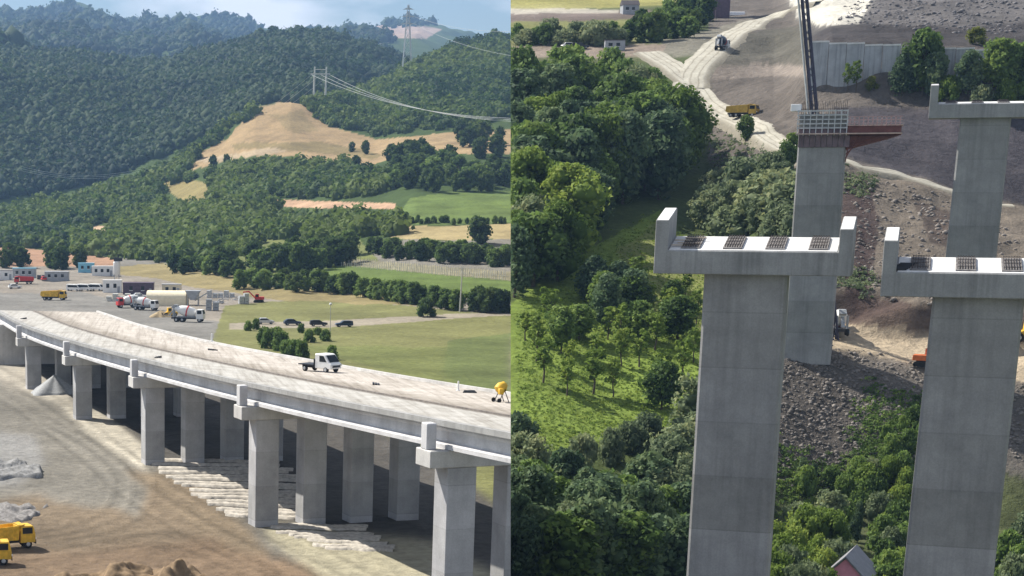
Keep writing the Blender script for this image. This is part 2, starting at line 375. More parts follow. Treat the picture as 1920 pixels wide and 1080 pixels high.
def inpoly(px, py, poly):
    c = np.zeros(px.shape, bool); n = len(poly)
    for i in range(n):
        x0, y0 = poly[i]; x1, y1 = poly[(i+1) % n]
        if y0 == y1: continue
        m = ((y0 > py) != (y1 > py)) & (px < (x1-x0)*(py-y0)/(y1-y0)+x0)
        c ^= m
    return c
def spline(pts, n=8):
    o_ = []
    for k in range(len(pts)-1):
        p = [np.array(pts[min(max(k+i, 0), len(pts)-1)], float) for i in (-1, 0, 1, 2)]
        for i in range(n):
            t = i/n; o_.append(tuple(.5*((2*p[1])+(p[2]-p[0])*t+(2*p[0]-5*p[1]+4*p[2]-p[3])*t*t+(3*p[1]-p[0]-3*p[2]+p[3])*t**3)))
    return o_+[tuple(pts[-1])]
TRACKS = []
for k_ in range(7): TRACKS.append((spline([(490+k_*10-60, 262-k_*2+k_*k_*.5), (520+k_*14, 250+k_*2), (580+k_*12, 262+k_*3), (680+k_*8, 275+k_*2)]), 3.5, .80 if k_ % 2 else 1.12))
for k_ in range(9): TRACKS.append(([(540+k_*9, 512+k_*4.6), (960, 522+k_*4.2)], 2.2, .88 if k_ % 2 else 1.08))
for k_ in range(8): TRACKS.append(([(755, 372+k_*6), (960, 366+k_*6.5)], 2.4, .9 if k_ % 2 else 1.07))
for k_ in range(6): TRACKS.append((spline([(440+k_*30, 640+k_*6), (640, 660+k_*10-k_*k_), (960, 640+k_*22)]), 4, .86 if k_ % 2 else 1.1))
for k_, (dx_, dy_) in enumerate([(0, 0), (13, 2), (34, 6), (47, 8), (75, 14), (88, 16), (-30, -6), (-44, -8)]):
    TRACKS.append((spline([(-60+dx_, 690-dy_), (70+dx_, 760-dy_), (190+dx_, 850-dy_), (290+dx_*1.2, 930-dy_), (430+dx_*1.3, 1010-dy_), (640+dx_*1.4, 1110)]), 6, .80 if k_ % 2 else 1.14))
for k_, r_ in enumerate([0, 12, 30, 42, 62, 74]):
    TRACKS.append((spline([(60+r_, 790), (165+r_*1.1, 850), (205+r_*1.2, 905), (180+r_*1.1, 960+r_*.2), (90+r_*.6, 990+r_*.3), (-40, 1000+r_*.4)]), 6, .82 if k_ % 2 else 1.12))
for k_, r_ in enumerate([0, 14, 34, 48]):
    TRACKS.append((spline([(-60, 1040+r_*.5), (130, 1018+r_*.5), (300, 990+r_*.7), (400, 1005+r_), (560, 1080+r_)]), 6, .80 if k_ % 2 else 1.12))
def paint(px, py, X, Yd, base, layers, near=None, shape=None):
    col = np.tile(np.array(base, float), (len(px), 1))
    for poly, c, jit in layers:
        s = 60.0
        jx = fbm(px/s+3, py/s*1.6, 4)*jit*1.6; jy = fbm(px/s+51, py/s*1.6+9, 4)*jit
        m = inpoly(px+jx, py+jy, poly); col[m] = c
    if near is not None:
        g_ = col.reshape(shape+(3,)); w_ = np.clip((py-600)/120, 0, 1).reshape(shape+(1,)) if near else .35
        b_ = g_.copy()
        for _ in range(14):
            b_[1:-1, 1:-1] = (b_[:-2, 1:-1]+b_[2:, 1:-1]+b_[1:-1, :-2]+b_[1:-1, 2:]+b_[1:-1, 1:-1])/5
        col = (g_*(1-w_)+b_*w_).reshape(-1, 3)
    for pts, wd, k in TRACKS if near else []:
        dm = np.full(len(px), 1e9)
        for (x0, y0), (x1, y1) in zip(pts[:-1], pts[1:]):
            t = np.clip(((px-x0)*(x1-x0)+(py-y0)*(y1-y0))/((x1-x0)**2+(y1-y0)**2), 0, 1)
            dm = np.minimum(dm, np.hypot(px-x0-t*(x1-x0), py-y0-t*(y1-y0)))
        f_ = np.clip(1-dm/wd, 0, 1)*(.6+.8*vnoise(px/25, py/25))
        col = col*(1+(k-1)*f_)[:, None]
    return col
def terrain(name, zf, pxs, ds, base, layers, mat, left):
    Pq, Dq = np.meshgrid(pxs, ds)
    X = (Pq.ravel()-XP)/(FPX/cp)*Dq.ravel(); Yd = Dq.ravel()
    Z = zf(X, Yd); nx, ny = len(pxs), len(ds)
    I = np.arange(nx*ny).reshape(ny, nx)
    F = np.stack([I[:-1, :-1].ravel(), I[:-1, 1:].ravel(), I[1:, 1:].ravel(), I[1:, :-1].ravel()], 1)
    px, py = project(X, Yd, Z)
    col = paint(px, py, X, Yd, base, layers, left, (ny, nx))
    me = np_mesh(name, np.stack([X, Yd, Z], 1), F, True)
    a = me.color_attributes.new('Col', 'FLOAT_COLOR', 'POINT')
    a.data.foreach_set('color', np.concatenate([col, np.ones((len(col), 1))], 1).astype(np.float32).ravel())
    o = link(name, me, mat); tag(o, kind='structure')
    bm = bmesh.new(); bm.from_mesh(me)
    bmesh.ops.bisect_plane(bm, geom=bm.verts[:]+bm.edges[:]+bm.faces[:], plane_co=PLANE_O, plane_no=PLANE_N, clear_outer=left, clear_inner=not left)
    cut = [e for e in bm.edges if e.is_boundary and all(abs((v.co-PLANE_O).dot(PLANE_N)) < .02 for v in e.verts)]
    cl = bm.verts.layers.float_color['Col']; rows = 14; made = {}
    def skirt(v, k):
        # bare rock face under the rim, with its own ledges
        if (v, k) not in made:
            z = v.co.z+(CZ-45-v.co.z)*k/rows; q = bm.verts.new((v.co.x-PLANE_N.z/PLANE_N.x*(z-v.co.z), v.co.y, z))
            q[cl] = (.17, .15, .125, 1) if k else (.13, .125, .09, 1); made[(v, k)] = q
        return made[(v, k)]
    for e in cut:
        a, b = e.verts
        for k in range(rows): bm.faces.new((skirt(a, k), skirt(b, k), skirt(b, k+1), skirt(a, k+1)))
    bm.to_mesh(me); bm.free()
    return o

# land cover colours (albedo, some shade painted in)
DIRT, GRAVELC, BROWN, GREYG = (.185, .165, .135), (.18, .17, .15), (.18, .142, .102), (.205, .20, .19)
DRY, FIELD, OLIVE, WOODF = (.31, .225, .125), (.115, .165, .045), (.175, .18, .075), (.050, .080, .022)
RED_SOIL, YARD = (.33, .20, .13), (.25, .225, .195)
L_LAY = [
 ([(-900, 690), (60, 690), (300, 860), (640, 1110), (-900, 1400)], GRAVELC, 8),
 ([(-900, 600), (960, 560), (960, 1300), (640, 1110), (300, 860), (60, 690), (-900, 690)], (.085, .08, .075), 8),  # ground under the deck painted darker to deepen the deck's shade
 ([(-300, 935), (80, 935), (250, 960), (300, 880), (430, 990), (640, 1110), (-300, 1200)], BROWN, 22),
 ([(-300, 1040), (150, 1030), (420, 1010), (560, 1060), (690, 1120), (-300, 1200)], (.19, .138, .095), 10),
 ([(230, 880), (350, 900), (520, 1040), (420, 1030)], (.195, .155, .11), 12),
 ([(-100, 800), (60, 815), (85, 870), (40, 905), (-100, 915)], (.235, .233, .23), 6),
 ([(100, 745), (190, 770), (290, 850), (270, 880), (150, 800)], (.44, .41, .35), 6),
 ([(0, 660), (60, 690), (140, 745), (100, 750), (-60, 700)], (.42, .39, .34), 5),
 ([(480, 980), (840, 1020), (960, 1100), (600, 1090)], (.36, .335, .25), 8),
 # fields beyond the deck
 ([(-900, 540), (150, 540), (420, 560), (480, 600), (400, 650), (-900, 660)], GREYG, 3),
 ([(-900, 480), (220, 500), (480, 520), (700, 565), (960, 575), (960, 615), (480, 620), (150, 548), (-900, 548)], YARD, 4),
 ([(420, 575), (560, 560), (780, 575), (960, 592), (960, 960), (640, 760), (400, 640)], OLIVE, 3),
 ([(640, 600), (820, 590), (960, 585), (960, 590), (820, 600), (660, 612), (430, 618), (430, 606)], (.30, .27, .22), 1),
 ([(480, 640), (700, 690), (960, 760), (960, 640), (840, 650), (600, 650)], (.145, .165, .06), 8),
 ([(840, 640), (960, 620), (960, 760), (900, 745), (830, 700)], (.12, .15, .055), 6),
 ([(-900, 462), (20, 462), (220, 483), (225, 500), (20, 500), (-900, 500)], RED_SOIL, 3),
 ([(225, 500), (300, 495), (480, 520), (700, 545), (800, 575), (480, 560), (330, 530), (225, 515)], (.25, .21, .105), 5),
 # hill
 ([(-900, 470), (20, 462), (220, 483), (420, 505), (700, 480), (690, 450), (957, 450), (1300, 445), (1300, -100), (-900, -100)], WOODF, 3),
 ([(350, 475), (480, 446), (660, 440), (710, 490), (480, 520), (420, 506)], (.15, .17, .06), 6),
 ([(520, 510), (640, 492), (960, 520), (1300, 530), (1300, 560), (960, 555), (760, 550), (560, 515)], FIELD, 2),
 ([(640, 484), (960, 510), (1300, 520), (1300, 532), (960, 527), (640, 497)], (.24, .225, .155), 1),
 ([(740, 424), (957, 420), (1300, 418), (1300, 448), (957, 449), (730, 449)], (.34, .28, .15), 2),
 ([(748, 400), (770, 372), (840, 360), (1300, 360), (1300, 418), (760, 420)], FIELD, 2),
 ([(510, 376), (740, 382), (740, 393), (512, 388)], (.45, .30, .20), 3),
 ([(340, 300), (420, 262), (480, 205), (520, 190), (575, 192), (610, 232), (700, 262), (860, 245), (1300, 240), (1300, 275), (860, 290), (720, 300), (690, 312), (540, 292), (440, 295), (360, 318)], DRY, 5),
 ([(430, 268), (600, 264), (720, 288), (700, 298), (560, 280), (440, 280)], (.21, .165, .08), 7),
 ([(360, 300), (520, 276), (540, 284), (400, 306)], (.36, .285, .19), 4),
 ([(500, 215), (560, 205), (590, 240), (560, 250)], (.25, .19, .10), 9),
 ([(300, 345), (330, 330), (390, 345), (395, 375), (340, 378)], (.24, .20, .085), 4),
 ([(170, 425), (205, 425), (205, 440), (170, 440)], (.42, .30, .2), 3),
 ([(660, 62), (720, 44), (770, 44), (830, 55), (800, 72), (745, 72), (715, 82), (670, 70)], (.33, .25, .21), 4),
 ([(250, 38), (300, 31), (330, 36), (300, 42)], (.22, .20, .14), 3),
]
LP = np.concatenate([np.linspace(-900, -60, 30), np.arange(-40, 1000, 3.2), np.linspace(1010, 1300, 12)])
LD = np.concatenate([np.linspace(30, 118, 12), 120*(480/120)**np.linspace(0, 1, 300), 482*(1500/482)**np.linspace(0, 1, 260), 1506*(6200/1506)**np.linspace(0, 1, 210)])
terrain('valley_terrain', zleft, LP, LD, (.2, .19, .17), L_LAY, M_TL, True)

EARTH, RUB, SAND, MEAD = (.13, .115, .105), (.155, .14, .128), (.44, .365, .27), (.185, .255, .05)
R_LAY = [
 ([(900, -200), (1330, -200), (1330, 300), (1480, 480), (1480, 1300), (900, 1300)], (.07, .095, .032), 8),
 ([(1330, 850), (2500, 830), (2500, 1400), (1330, 1400)], (.085, .10, .045), 12),
 ([(900, 600), (1080, 490), (1190, 420), (1235, 395), (1345, 500), (1345, 770), (1240, 810), (1080, 845), (900, 850)], MEAD, 10),
 ([(1150, 470), (1240, 410), (1340, 500), (1330, 620), (1240, 600)], (.215, .24, .08), 12),
 ([(1440, 655), (1590, 655), (1750, 690), (2000, 740), (2000, 900), (1640, 850), (1560, 900), (1440, 900)], RUB, 12),
 ([(1540, 600), (1745, 622), (2000, 650), (2000, 730), (1745, 690), (1580, 655), (1540, 650)], SAND, 3),
 ([(1560, 545), (1745, 568), (2000, 590), (2000, 650), (1745, 622), (1560, 606)], (.085, .06, .055), 3),
 ([(1570, 300), (1800, 360), (2000, 400), (2000, 590), (1745, 572), (1560, 545)], (.175, .15, .125), 6),
 ([(1560, 200), (2000, 210), (2000, 400), (1790, 352), (1580, 292)], (.065, .06, .07), 5),  # slope below the wall, its shade painted into the colour
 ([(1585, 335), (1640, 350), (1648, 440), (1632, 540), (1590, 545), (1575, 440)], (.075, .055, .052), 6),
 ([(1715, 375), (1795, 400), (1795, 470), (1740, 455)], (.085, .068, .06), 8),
 ([(1440, 700), (1500, 665), (1580, 720), (1630, 860), (1560, 900), (1440, 900)], (.10, .09, .082), 12),  # dark band on the rubble, painted like the far pier's cast shadow
 ([(1330, 120), (1520, 120), (1520, 260), (1440, 250), (1360, 190)], (.125, .11, .10), 8),
 ([(1330, 122), (1520, 118), (1520, 140), (1340, 150)], (.26, .225, .20), 3),
 ([(1360, 70), (1520, 40), (1530, 120), (1350, 122)], (.105, .10, .085), 8),
 ([(1520, 40), (1960, 45), (1960, 95), (1520, 80)], (.06, .055, .058), 4),
 ([(1620, -200), (2200, -200), (2200, 48), (1830, 48), (1560, 45)], (.125, .118, .12), 8),
 ([(1480, -20), (1640, -20), (1610, 45), (1540, 48), (1490, 30)], (.62, .60, .54), 10),
 ([(1240, 75), (1420, 30), (1330, 75), (1310, 105), (1240, 105)], (.20, .19, .16), 6),
 ([(900, 86), (1180, 82), (1250, 84), (1240, 104), (1190, 108), (900, 104)], (.27, .22, .19), 5),
 ([(900, 36), (1200, 36), (1200, 82), (900, 84)], (.19, .20, .075), 8),
 ([(900, 22), (1300, 18), (1330, 36), (900, 40)], (.17, .135, .125), 3),
 ([(900, -200), (1310, -200), (1300, 8), (1140, 14), (900, 20)], (.30, .285, .10), 4),
 ([(900, 17), (1060, 16), (1160, 18), (1160, 24), (1000, 25), (900, 27)], (.52, .49, .43), 1),
]
RP = np.concatenate([np.linspace(850, 930, 6), np.arange(935, 1960, 3.2), np.linspace(1970, 2400, 20)])
RD = np.concatenate([np.linspace(30, 148, 10), 150*(460/150)**np.linspace(0, 1, 420), 462*(900/462)**np.linspace(0, 1, 90)])
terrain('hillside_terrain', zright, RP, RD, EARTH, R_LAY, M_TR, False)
g = MB().add([(-2600, -300, CZ-45.5), (3200, -300, CZ-45.5), (3200, 6600, CZ-45.5), (-2600, 6600, CZ-45.5)], [(0, 1, 2, 3)]).build('ground', plain('far_ground', (.10, .12, .05), .95), None)
tag(g, kind='structure')

# haunch of dirt roads on the right slope: draped ribbons
def ribbon(name, pts, w0, w1, zf, lift, mat, steps=60, edge=.8):
    P = [Vector(p) for p in pts]; cs = []
    for k in range(len(P)-1):
        p0 = P[max(k-1, 0)]; p1 = P[k]; p2 = P[k+1]; p3 = P[min(k+2, len(P)-1)]
        for i in range(steps//(len(P)-1)):
            t = i/(steps//(len(P)-1))
            cs.append(.5*((2*p1)+(p2-p0)*t+(2*p0-5*p1+4*p2-p3)*t*t+(3*p1-p0-3*p2+p3)*t**3))
    cs.append(P[-1]); n = len(cs); K = 9; vs = []
    zz = np.array([float(zf([c.x], [c.y])[0]) for c in cs])
    for _ in range(6): zz[1:-1] = (zz[:-2]+zz[1:-1]+zz[2:])/3
    for i, c in enumerate(cs):
        tg = (cs[min(i+1, n-1)]-cs[max(i-1, 0)]); tg.z = 0; tg.normalize(); nr = Vector((tg.y, -tg.x, 0))
        wd = (w0+(w1-w0)*i/(n-1))*(1+.04*math.sin(i*.5))
        for j in range(K):
            q = c+nr*wd*(j/(K-1)-.5)*(1 if 0 < j < K-1 else 1.25); zt = float(zf([q.x], [q.y])[0])
            vs.append((q.x, q.y, max(zz[i]*.75+zt*.25+.1, zt+.05)+lift if 0 < j < K-1 else zt-.25))
    F = [(i*K+j, i*K+j+1, (i+1)*K+j+1, (i+1)*K+j) for i in range(n-1) for j in range(K-1)]
    me_ = np_mesh(name, vs, F, True); aa = me_.attributes.new('across', 'FLOAT', 'POINT'); aa.data.foreach_set('value', [j/(K-1) for i in range(n) for j in range(K)])
    o = link(name, me_, mat); tag(o, kind='structure'); clip(o, False); return o
def road_mat():
    m, t, p, o = nodes('dirt_road_surface'); g_ = N(t, 'ShaderNodeNewGeometry')
    n1 = noise(t, .25, 5, g_.outputs['Position']); n2 = noise(t, 1.4, 4, g_.outputs['Position'])
    r1 = ramp(t, n1.outputs['Fac'], [(.3, (.33, .31, .26)), (.7, (.47, .45, .385))]); r2 = ramp(t, n2.outputs['Fac'], [(.3, (.85,)*3), (.7, (1.08,)*3)])
    u = N(t, 'ShaderNodeAttribute', attribute_name='across'); ad = N(t, 'ShaderNodeMath', operation='MULTIPLY_ADD'); ad.inputs[1].default_value = .16
    t.links.new(n1.outputs['Fac'], ad.inputs[0]); t.links.new(u.outputs['Fac'], ad.inputs[2]); a_, d_ = (1, 1, 1), (.62, .60, .57)
    r3 = ramp(t, ad.outputs[0], [(.10, (.5, .48, .45)), (.2, a_), (.30, a_), (.33, d_), (.37, a_), (.50, (1.05,)*3), (.55, (.72, .7, .67)), (.60, a_), (.74, a_), (.77, d_), (.81, a_), (.9, a_), (1, (.5, .48, .45))])
    t.links.new(mul(t, mul(t, r1.outputs[0], r2.outputs[0]), r3.outputs[0]), p.inputs['Base Color']); p.inputs['Roughness'].default_value = .95; bump(t, p, n2.outputs['Fac'], .5, .2); return m
M_ROAD = road_mat()
ribbon('dirt_road', [GR(1215, 100), GR(1262, 128), GR(1300, 165), GR(1335, 205), GR(1385, 232), GR(1440, 262), GR(1490, 278), GR(1590, 305), GR(1690, 331), GR(1790, 361), GR(1900, 388)], 7.0, 3.8, zright, .1, M_ROAD, 120)
ribbon('dirt_road', [GR(1295, 168), GR(1300, 140), GR(1325, 108), GR(1365, 75), GR(1415, 42), GR(1470, 22), GR(1540, 6)], 8, 9, zright, .16, M_ROAD, 90)

# ------------------------------------------------------------------ vegetation
_ico = {}
def ico(sub):
    if sub not in _ico:
        bm = bmesh.new(); bmesh.ops.create_icosphere(bm, subdivisions=sub, radius=1)
        _ico[sub] = (np.array([v.co[:] for v in bm.verts]), np.array([[v.index for v in f.verts] for f in bm.faces])); bm.free()
    return _ico[sub]
def clump_cloud(rng, cents, rads, per, leaf, core=.74):
    """leaf sprays gathered in clumps round opaque cores; returns V,F(quads as 4, core tris as degenerate quads avoided)"""
    V, F, T = [], [], []
    nv = 0
    cv, cf = ico(1)
    for c, r in zip(cents, rads):
        d = rng.normal(size=(per, 3)); d /= np.linalg.norm(d, axis=1)[:, None]
        d[:, 2] = np.where(rng.random(per) < .55, np.abs(d[:, 2]), d[:, 2])
        pos = c+d*r*(.72+.42*rng.random((per, 1)))
        nrm = d+.75*rng.normal(size=(per, 3)); nrm /= np.linalg.norm(nrm, axis=1)[:, None]
        a = np.cross(nrm, rng.normal(size=(per, 3))); a /= np.linalg.norm(a, axis=1)[:, None]; b = np.cross(nrm, a)
        s = leaf*(.55+.9*rng.random((per, 1)))
        q = np.stack([pos-a*s, pos-b*s*.6+nrm*s*.15, pos+a*s, pos+b*s*.6+nrm*s*.15], 1).reshape(-1, 3)
        V.append(q); F.append(np.arange(per*4).reshape(-1, 4)+nv); nv += per*4
        T.append(np.repeat((rng.random(per)-.5)*.35, 4)+ (rng.random()-.5)*.3)
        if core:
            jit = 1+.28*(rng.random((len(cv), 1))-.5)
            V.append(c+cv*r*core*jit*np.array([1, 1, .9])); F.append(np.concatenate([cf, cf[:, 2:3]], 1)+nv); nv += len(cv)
            T.append(np.full(len(cv), -.25))  # cores tinted darker, painted shade inside the crown
    return np.concatenate(V), np.concatenate(F), np.concatenate(T)
def mesh_tint(name, V, F, T, smooth=False):
    # triangles are stored with a repeated last index: split them off
    me = bpy.data.meshes.new(name); V = V.astype(np.float32)
    tri = F[:, 2] == F[:, 3]
    loops = np.concatenate([F[~tri].ravel(), F[tri][:, :3].ravel()]).astype(np.int32)
    nq, ntr = int((~tri).sum()), int(tri.sum())
    st = np.concatenate([np.arange(nq)*4, nq*4+np.arange(ntr)*3]).astype(np.int32)
    me.vertices.add(len(V)); me.vertices.foreach_set('co', V.ravel()); me.loops.add(len(loops)); me.loops.foreach_set('vertex_index', loops)
    me.polygons.add(nq+ntr); me.polygons.foreach_set('loop_start', st); me.update(calc_edges=True)
    a = me.attributes.new('tint', 'FLOAT', 'POINT'); a.data.foreach_set('value', T.astype(np.float32))
    return me
def crown_mesh(name, seed, H, R, z0, ncl, per, leaf, shape='round', core=.74):
    rng = np.random.default_rng(seed); cs, rs = [], []
    for k in range(ncl):
        t = (k+.5)/ncl; z = z0+(H-z0)*(t**.9)
        if shape == 'round': prof = math.sqrt(max(0, 1-(2*t-.9)**2*.95)) if t > .02 else .5
        elif shape == 'cone': prof = 1.05*(1-t*.8)
        elif shape == 'bush': prof = math.sqrt(max(.05, 1-t*t))
        else: prof = .65+.35*math.sin(t*math.pi)
        a = k*2.399+rng.random()*1.2; rr = R*prof*(.35+.55*rng.random())
        r = R*(.30+.22*rng.random())*(1.1 if t < .7 else .85)
        cs.append([math.cos(a)*rr, math.sin(a)*rr, min(z, H-r*.7)]); rs.append(r)
    V, F, T = clump_cloud(rng, np.array(cs), rs, per, leaf, core)
    return mesh_tint(name, V, F, T)
def trunk_mesh(name, seed, H, r, z1, limbs=4):
    rng = random.Random(seed); mb = MB(); p = Vector((0, 0, -.6)); n = 5
    for i in range(n):
        q = Vector((rng.uniform(-.12, .12)*H*.1*(i+1), rng.uniform(-.12, .12)*H*.1*(i+1), z1*(i+1)/n))
        mb.tube(p, q, r*(1-.6*i/n), r*(1-.6*(i+1)/n), 7); p = q
    for k in range(limbs):
        a = k*6.28/limbs+rng.random(); b = Vector((0, 0, z1*(.45+.1*k)))
        mb.tube(b, b+Vector((math.cos(a)*H*.18, math.sin(a)*H*.18, H*.2)), r*.45, r*.15, 5)
    me = bpy.data.meshes.new(name); me.from_pydata(mb.v, [], mb.f); me.update(); me.materials.append(M_BARK); return me
KINDS = {}
def kind(key, mats, nvar, H, R, z0, ncl, per, leaf, shape, core=.74):
    res = []
    for i in range(nvar):
        m = crown_mesh('crown', hash(key) % 1000+i*13 if False else sum(map(ord, key))+i*13, H, R, z0, ncl, per, leaf, shape, core)
        m.materials.append(mats)
        res.append((m, trunk_mesh('trunk', i+5, H, .018*H+.04, H*.7)))
    KINDS[key] = res
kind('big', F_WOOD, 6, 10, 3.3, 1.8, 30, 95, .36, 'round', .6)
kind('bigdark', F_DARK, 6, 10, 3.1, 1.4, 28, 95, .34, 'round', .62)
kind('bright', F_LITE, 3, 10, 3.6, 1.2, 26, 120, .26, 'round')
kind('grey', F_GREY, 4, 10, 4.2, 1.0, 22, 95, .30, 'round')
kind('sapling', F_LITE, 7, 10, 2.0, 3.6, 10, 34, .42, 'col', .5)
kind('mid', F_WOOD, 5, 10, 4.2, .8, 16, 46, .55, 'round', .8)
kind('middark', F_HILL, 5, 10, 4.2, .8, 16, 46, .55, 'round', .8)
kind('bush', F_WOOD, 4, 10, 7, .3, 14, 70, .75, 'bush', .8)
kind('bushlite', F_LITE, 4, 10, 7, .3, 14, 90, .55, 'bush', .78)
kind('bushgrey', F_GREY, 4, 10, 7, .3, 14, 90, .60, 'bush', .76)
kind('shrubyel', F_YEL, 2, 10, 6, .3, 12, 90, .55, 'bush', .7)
NT = [0]
def plant(key, P, H, label, group, left, name='tree', cat='tree', wide=1.0, seed=None):
    rng = random.Random(NT[0]*7+3); NT[0] += 1
    cm, tm = KINDS[key][rng.randrange(len(KINDS[key]))]
    t = thing(name, label, cat, P, rng.uniform(0, 6.28), group)
    s = H/10; t.scale = (s*wide*rng.uniform(.9, 1.1), s*wide*rng.uniform(.9, 1.1), s)
    c = link('crown', cm, None, t)
    if name == 'tree' or name == 'sapling': link('trunk', tm, None, t)
    R = 5.2*s*wide
    dd = (Vector(P)+Vector((0, 0, H*.6))-PLANE_O).dot(PLANE_N)
    if abs(dd) < R:
        for ch in t.children: clip(ch, left)
    elif (dd > 0) == left:
        for ch in list(t.children): bpy.data.objects.remove(ch)
        bpy.data.objects.remove(t); return None
    return t
def scatter(poly, n, spacing, seed, ysc=1.0):
    rng = random.Random(seed); xs = [p[0] for p in poly]; ys = [p[1] for p in poly]; res = []
    for _ in range(n*60):
        if len(res) >= n: break
        p = (rng.uniform(min(xs), max(xs)), rng.uniform(min(ys), max(ys)))
        if not inpoly(np.array([p[0]]), np.array([p[1]]), poly)[0]: continue
        if all(math.hypot(p[0]-q[0], (p[1]-q[1])*ysc) > spacing for q in res): res.append(p)
    return res
def grove(pts, keys, hr, label, group, left, name='tree', cat='tree', wide=1.0, seed=1):
    rng = random.Random(seed)
    if not pts: return
    X, Yd, Z, ok = (gl if left else gr)([p[0] for p in pts], [p[1] for p in pts])
    for i in range(len(pts)):
        if ok[i]: plant(rng.choice(keys), (X[i], Yd[i], Z[i]-.15), rng.uniform(*hr), label, group, left, name, cat, wide*rng.uniform(.85, 1.2))

# --- right half woods
grove(scatter([(962, 225), (1100, 215), (1215, 225), (1275, 275), (1290, 330), (1250, 372), (1150, 395), (1090, 470), (1055, 545), (962, 580)], 72, 24, 3, 1.0), ['big', 'bigdark', 'bigdark', 'big', 'grey', 'bigdark', 'bright'], (10, 16.5),
      'tall dark green broadleaf tree in the dense wood above the meadow', 'trees of the dense wood above the meadow', False, seed=4)
for px, py, h in [(985, 455, 15.5)]:
    plant('bright', GR(px, py), h, 'bright yellow-green round tree at the edge of the dark wood', None, False)
grove([(1180, 235), (1000, 300), (1060, 260), (1130, 290)], ['big', 'bright'], (10, 13), 'mid green tree on the upper edge of the dense wood', 'lighter trees on the upper edge of the wood', False, seed=8)
grove(scatter([(1330, 355), (1400, 345), (1480, 370), (1480, 465), (1400, 475), (1330, 450)], 15, 26, 5), ['grey', 'grey', 'bushgrey', 'bushgrey'], (4.5, 7.5),
      'grey-green tree between the dirt road and the capped pier', 'grey-green trees below the dirt road', False, seed=6)
grove([(1472, 330), (1484, 310), (1398, 268)], ['bright', 'big'], (5, 6.5), 'bright green tree beside the pier with red formwork', 'bright trees beside the formwork pier', False, seed=16)
grove(scatter([(962, 985), (1060, 1000), (1180, 1010), (1300, 970), (1310, 1130), (962, 1130)], 34, 26, 9), ['big', 'bigdark', 'bigdark', 'grey'], (7, 10),
      'dark green tree of the wood at the foot of the meadow', 'trees of the wood at the foot of the meadow', False, seed=10)
grove([(1275, 935), (1300, 905), (1255, 965), (1310, 850), (962, 930), (985, 960)], ['bigdark', 'grey'], (8, 10), 'silvery dark tree where the meadow meets the tall pier', 'trees where the meadow meets the pier', False, seed=12)
grove([(1180, 850), (1215, 838), (1145, 870), (1090, 880)], ['bushgrey'], (3.4, 4.6), 'low grey-green bush on the lower rim of the meadow', 'bushes on the lower rim of the meadow', False, 'bush', 'bush', .7, seed=13)
grove([(1020, 1105), (1000, 1090), (1165, 1105), (1060, 1112)], ['bushlite', 'bushgrey'], (5, 6.5), 'pale bush beside the dark shed roof', 'bushes beside the dark shed', False, 'bush', 'bush', .8, seed=14)
SAP = [(985, 640), (1005, 680), (1018, 720), (1052, 665), (1062, 745), (1065, 705), (1112, 740), (1118, 690), (1140, 640), (1165, 690), (1198, 690), (1200, 640), (1228, 660), (1240, 720), (1270, 640), (1262, 580), (1280, 715), (1305, 610), (1240, 770), (1135, 600), (1180, 600), (1300, 680), (1085, 640), (1030, 620), (1215, 600), (1150, 745), (1195, 560), (1285, 560), (1160, 655), (1250, 610)]
grove(SAP, ['sapling', 'sapling', 'big'], (4.4, 6.6), 'small thin-stemmed tree casting shade on the bright meadow', 'young trees scattered over the meadow', False, 'sapling', 'tree', 1.15, seed=15)
grove(scatter([(1100, 560), (1190, 560), (1185, 640), (1110, 650)], 5, 26, 31), ['bigdark', 'big'], (6, 8.5), 'dark tree standing in the middle of the meadow', 'dark trees in the middle of the meadow', False, seed=32)
grove(scatter([(1440, 975), (1560, 1000), (1570, 1140), (1440, 1150)], 20, 21, 17), ['bushlite', 'bushlite', 'bushgrey'], (3.6, 5.2), 'bright yellow-green bush right of the tall pier foot', 'bright bushes right of the pier foot', False, 'bush', 'bush', .62, seed=18)
grove(scatter([(1600, 905), (1745, 890), (1730, 1130), (1640, 1130), (1650, 1000)], 32, 18, 19), ['bush', 'bushlite', 'bushgrey', 'bush'], (2.6, 4.0), 'leafy green bush on the slope between the two tall piers', 'bushes between the two tall piers', False, 'bush', 'bush', .62, seed=20)
grove(scatter([(1500, 900), (1640, 890), (1650, 985), (1600, 1020), (1520, 1000)], 14, 20, 41), ['bush', 'bigdark'], (2.6, 3.8), 'dark bush at the foot of the rubble slope', 'dark bushes at the foot of the rubble slope', False, 'bush', 'bush', .62, seed=42)
grove([(1660, 830), (1690, 815), (1715, 800), (1700, 850), (1670, 860), (1725, 835)], ['bush'], (1.8, 2.8), 'small green bush growing in the rubble slope', 'bushes growing in the rubble', False, 'bush', 'bush', .6, seed=22)
grove([(1890, 1085), (1915, 1105), (1925, 1040), (1900, 1120)], ['bushgrey', 'bush'], (4, 5), 'green bush in the lower right corner beside the pier', 'bushes in the lower right corner', False, 'bush', 'bush', .7, seed=23)
for px, py, h, k in [(1690, 182, 8.0, 'bigdark'), (1728, 186, 12.5, 'big'), (1705, 188, 9.0, 'bigdark'), (1750, 190, 8.5, 'bigdark')]:
    plant(k, GR(px, py), h, 'slender green tree standing against the retaining wall', 'trees against the retaining wall', False, wide=.85)
for px, py, h, k in [(1815, 180, 8.0, 'bigdark'), (1870, 180, 9.5, 'big'), (1905, 185, 8.5, 'big'), (1935, 190, 9, 'bigdark')]:
    plant(k, GR(px, py), h, 'bushy green tree behind the right far pier cap', 'trees behind the far right pier cap', False, wide=1.0)
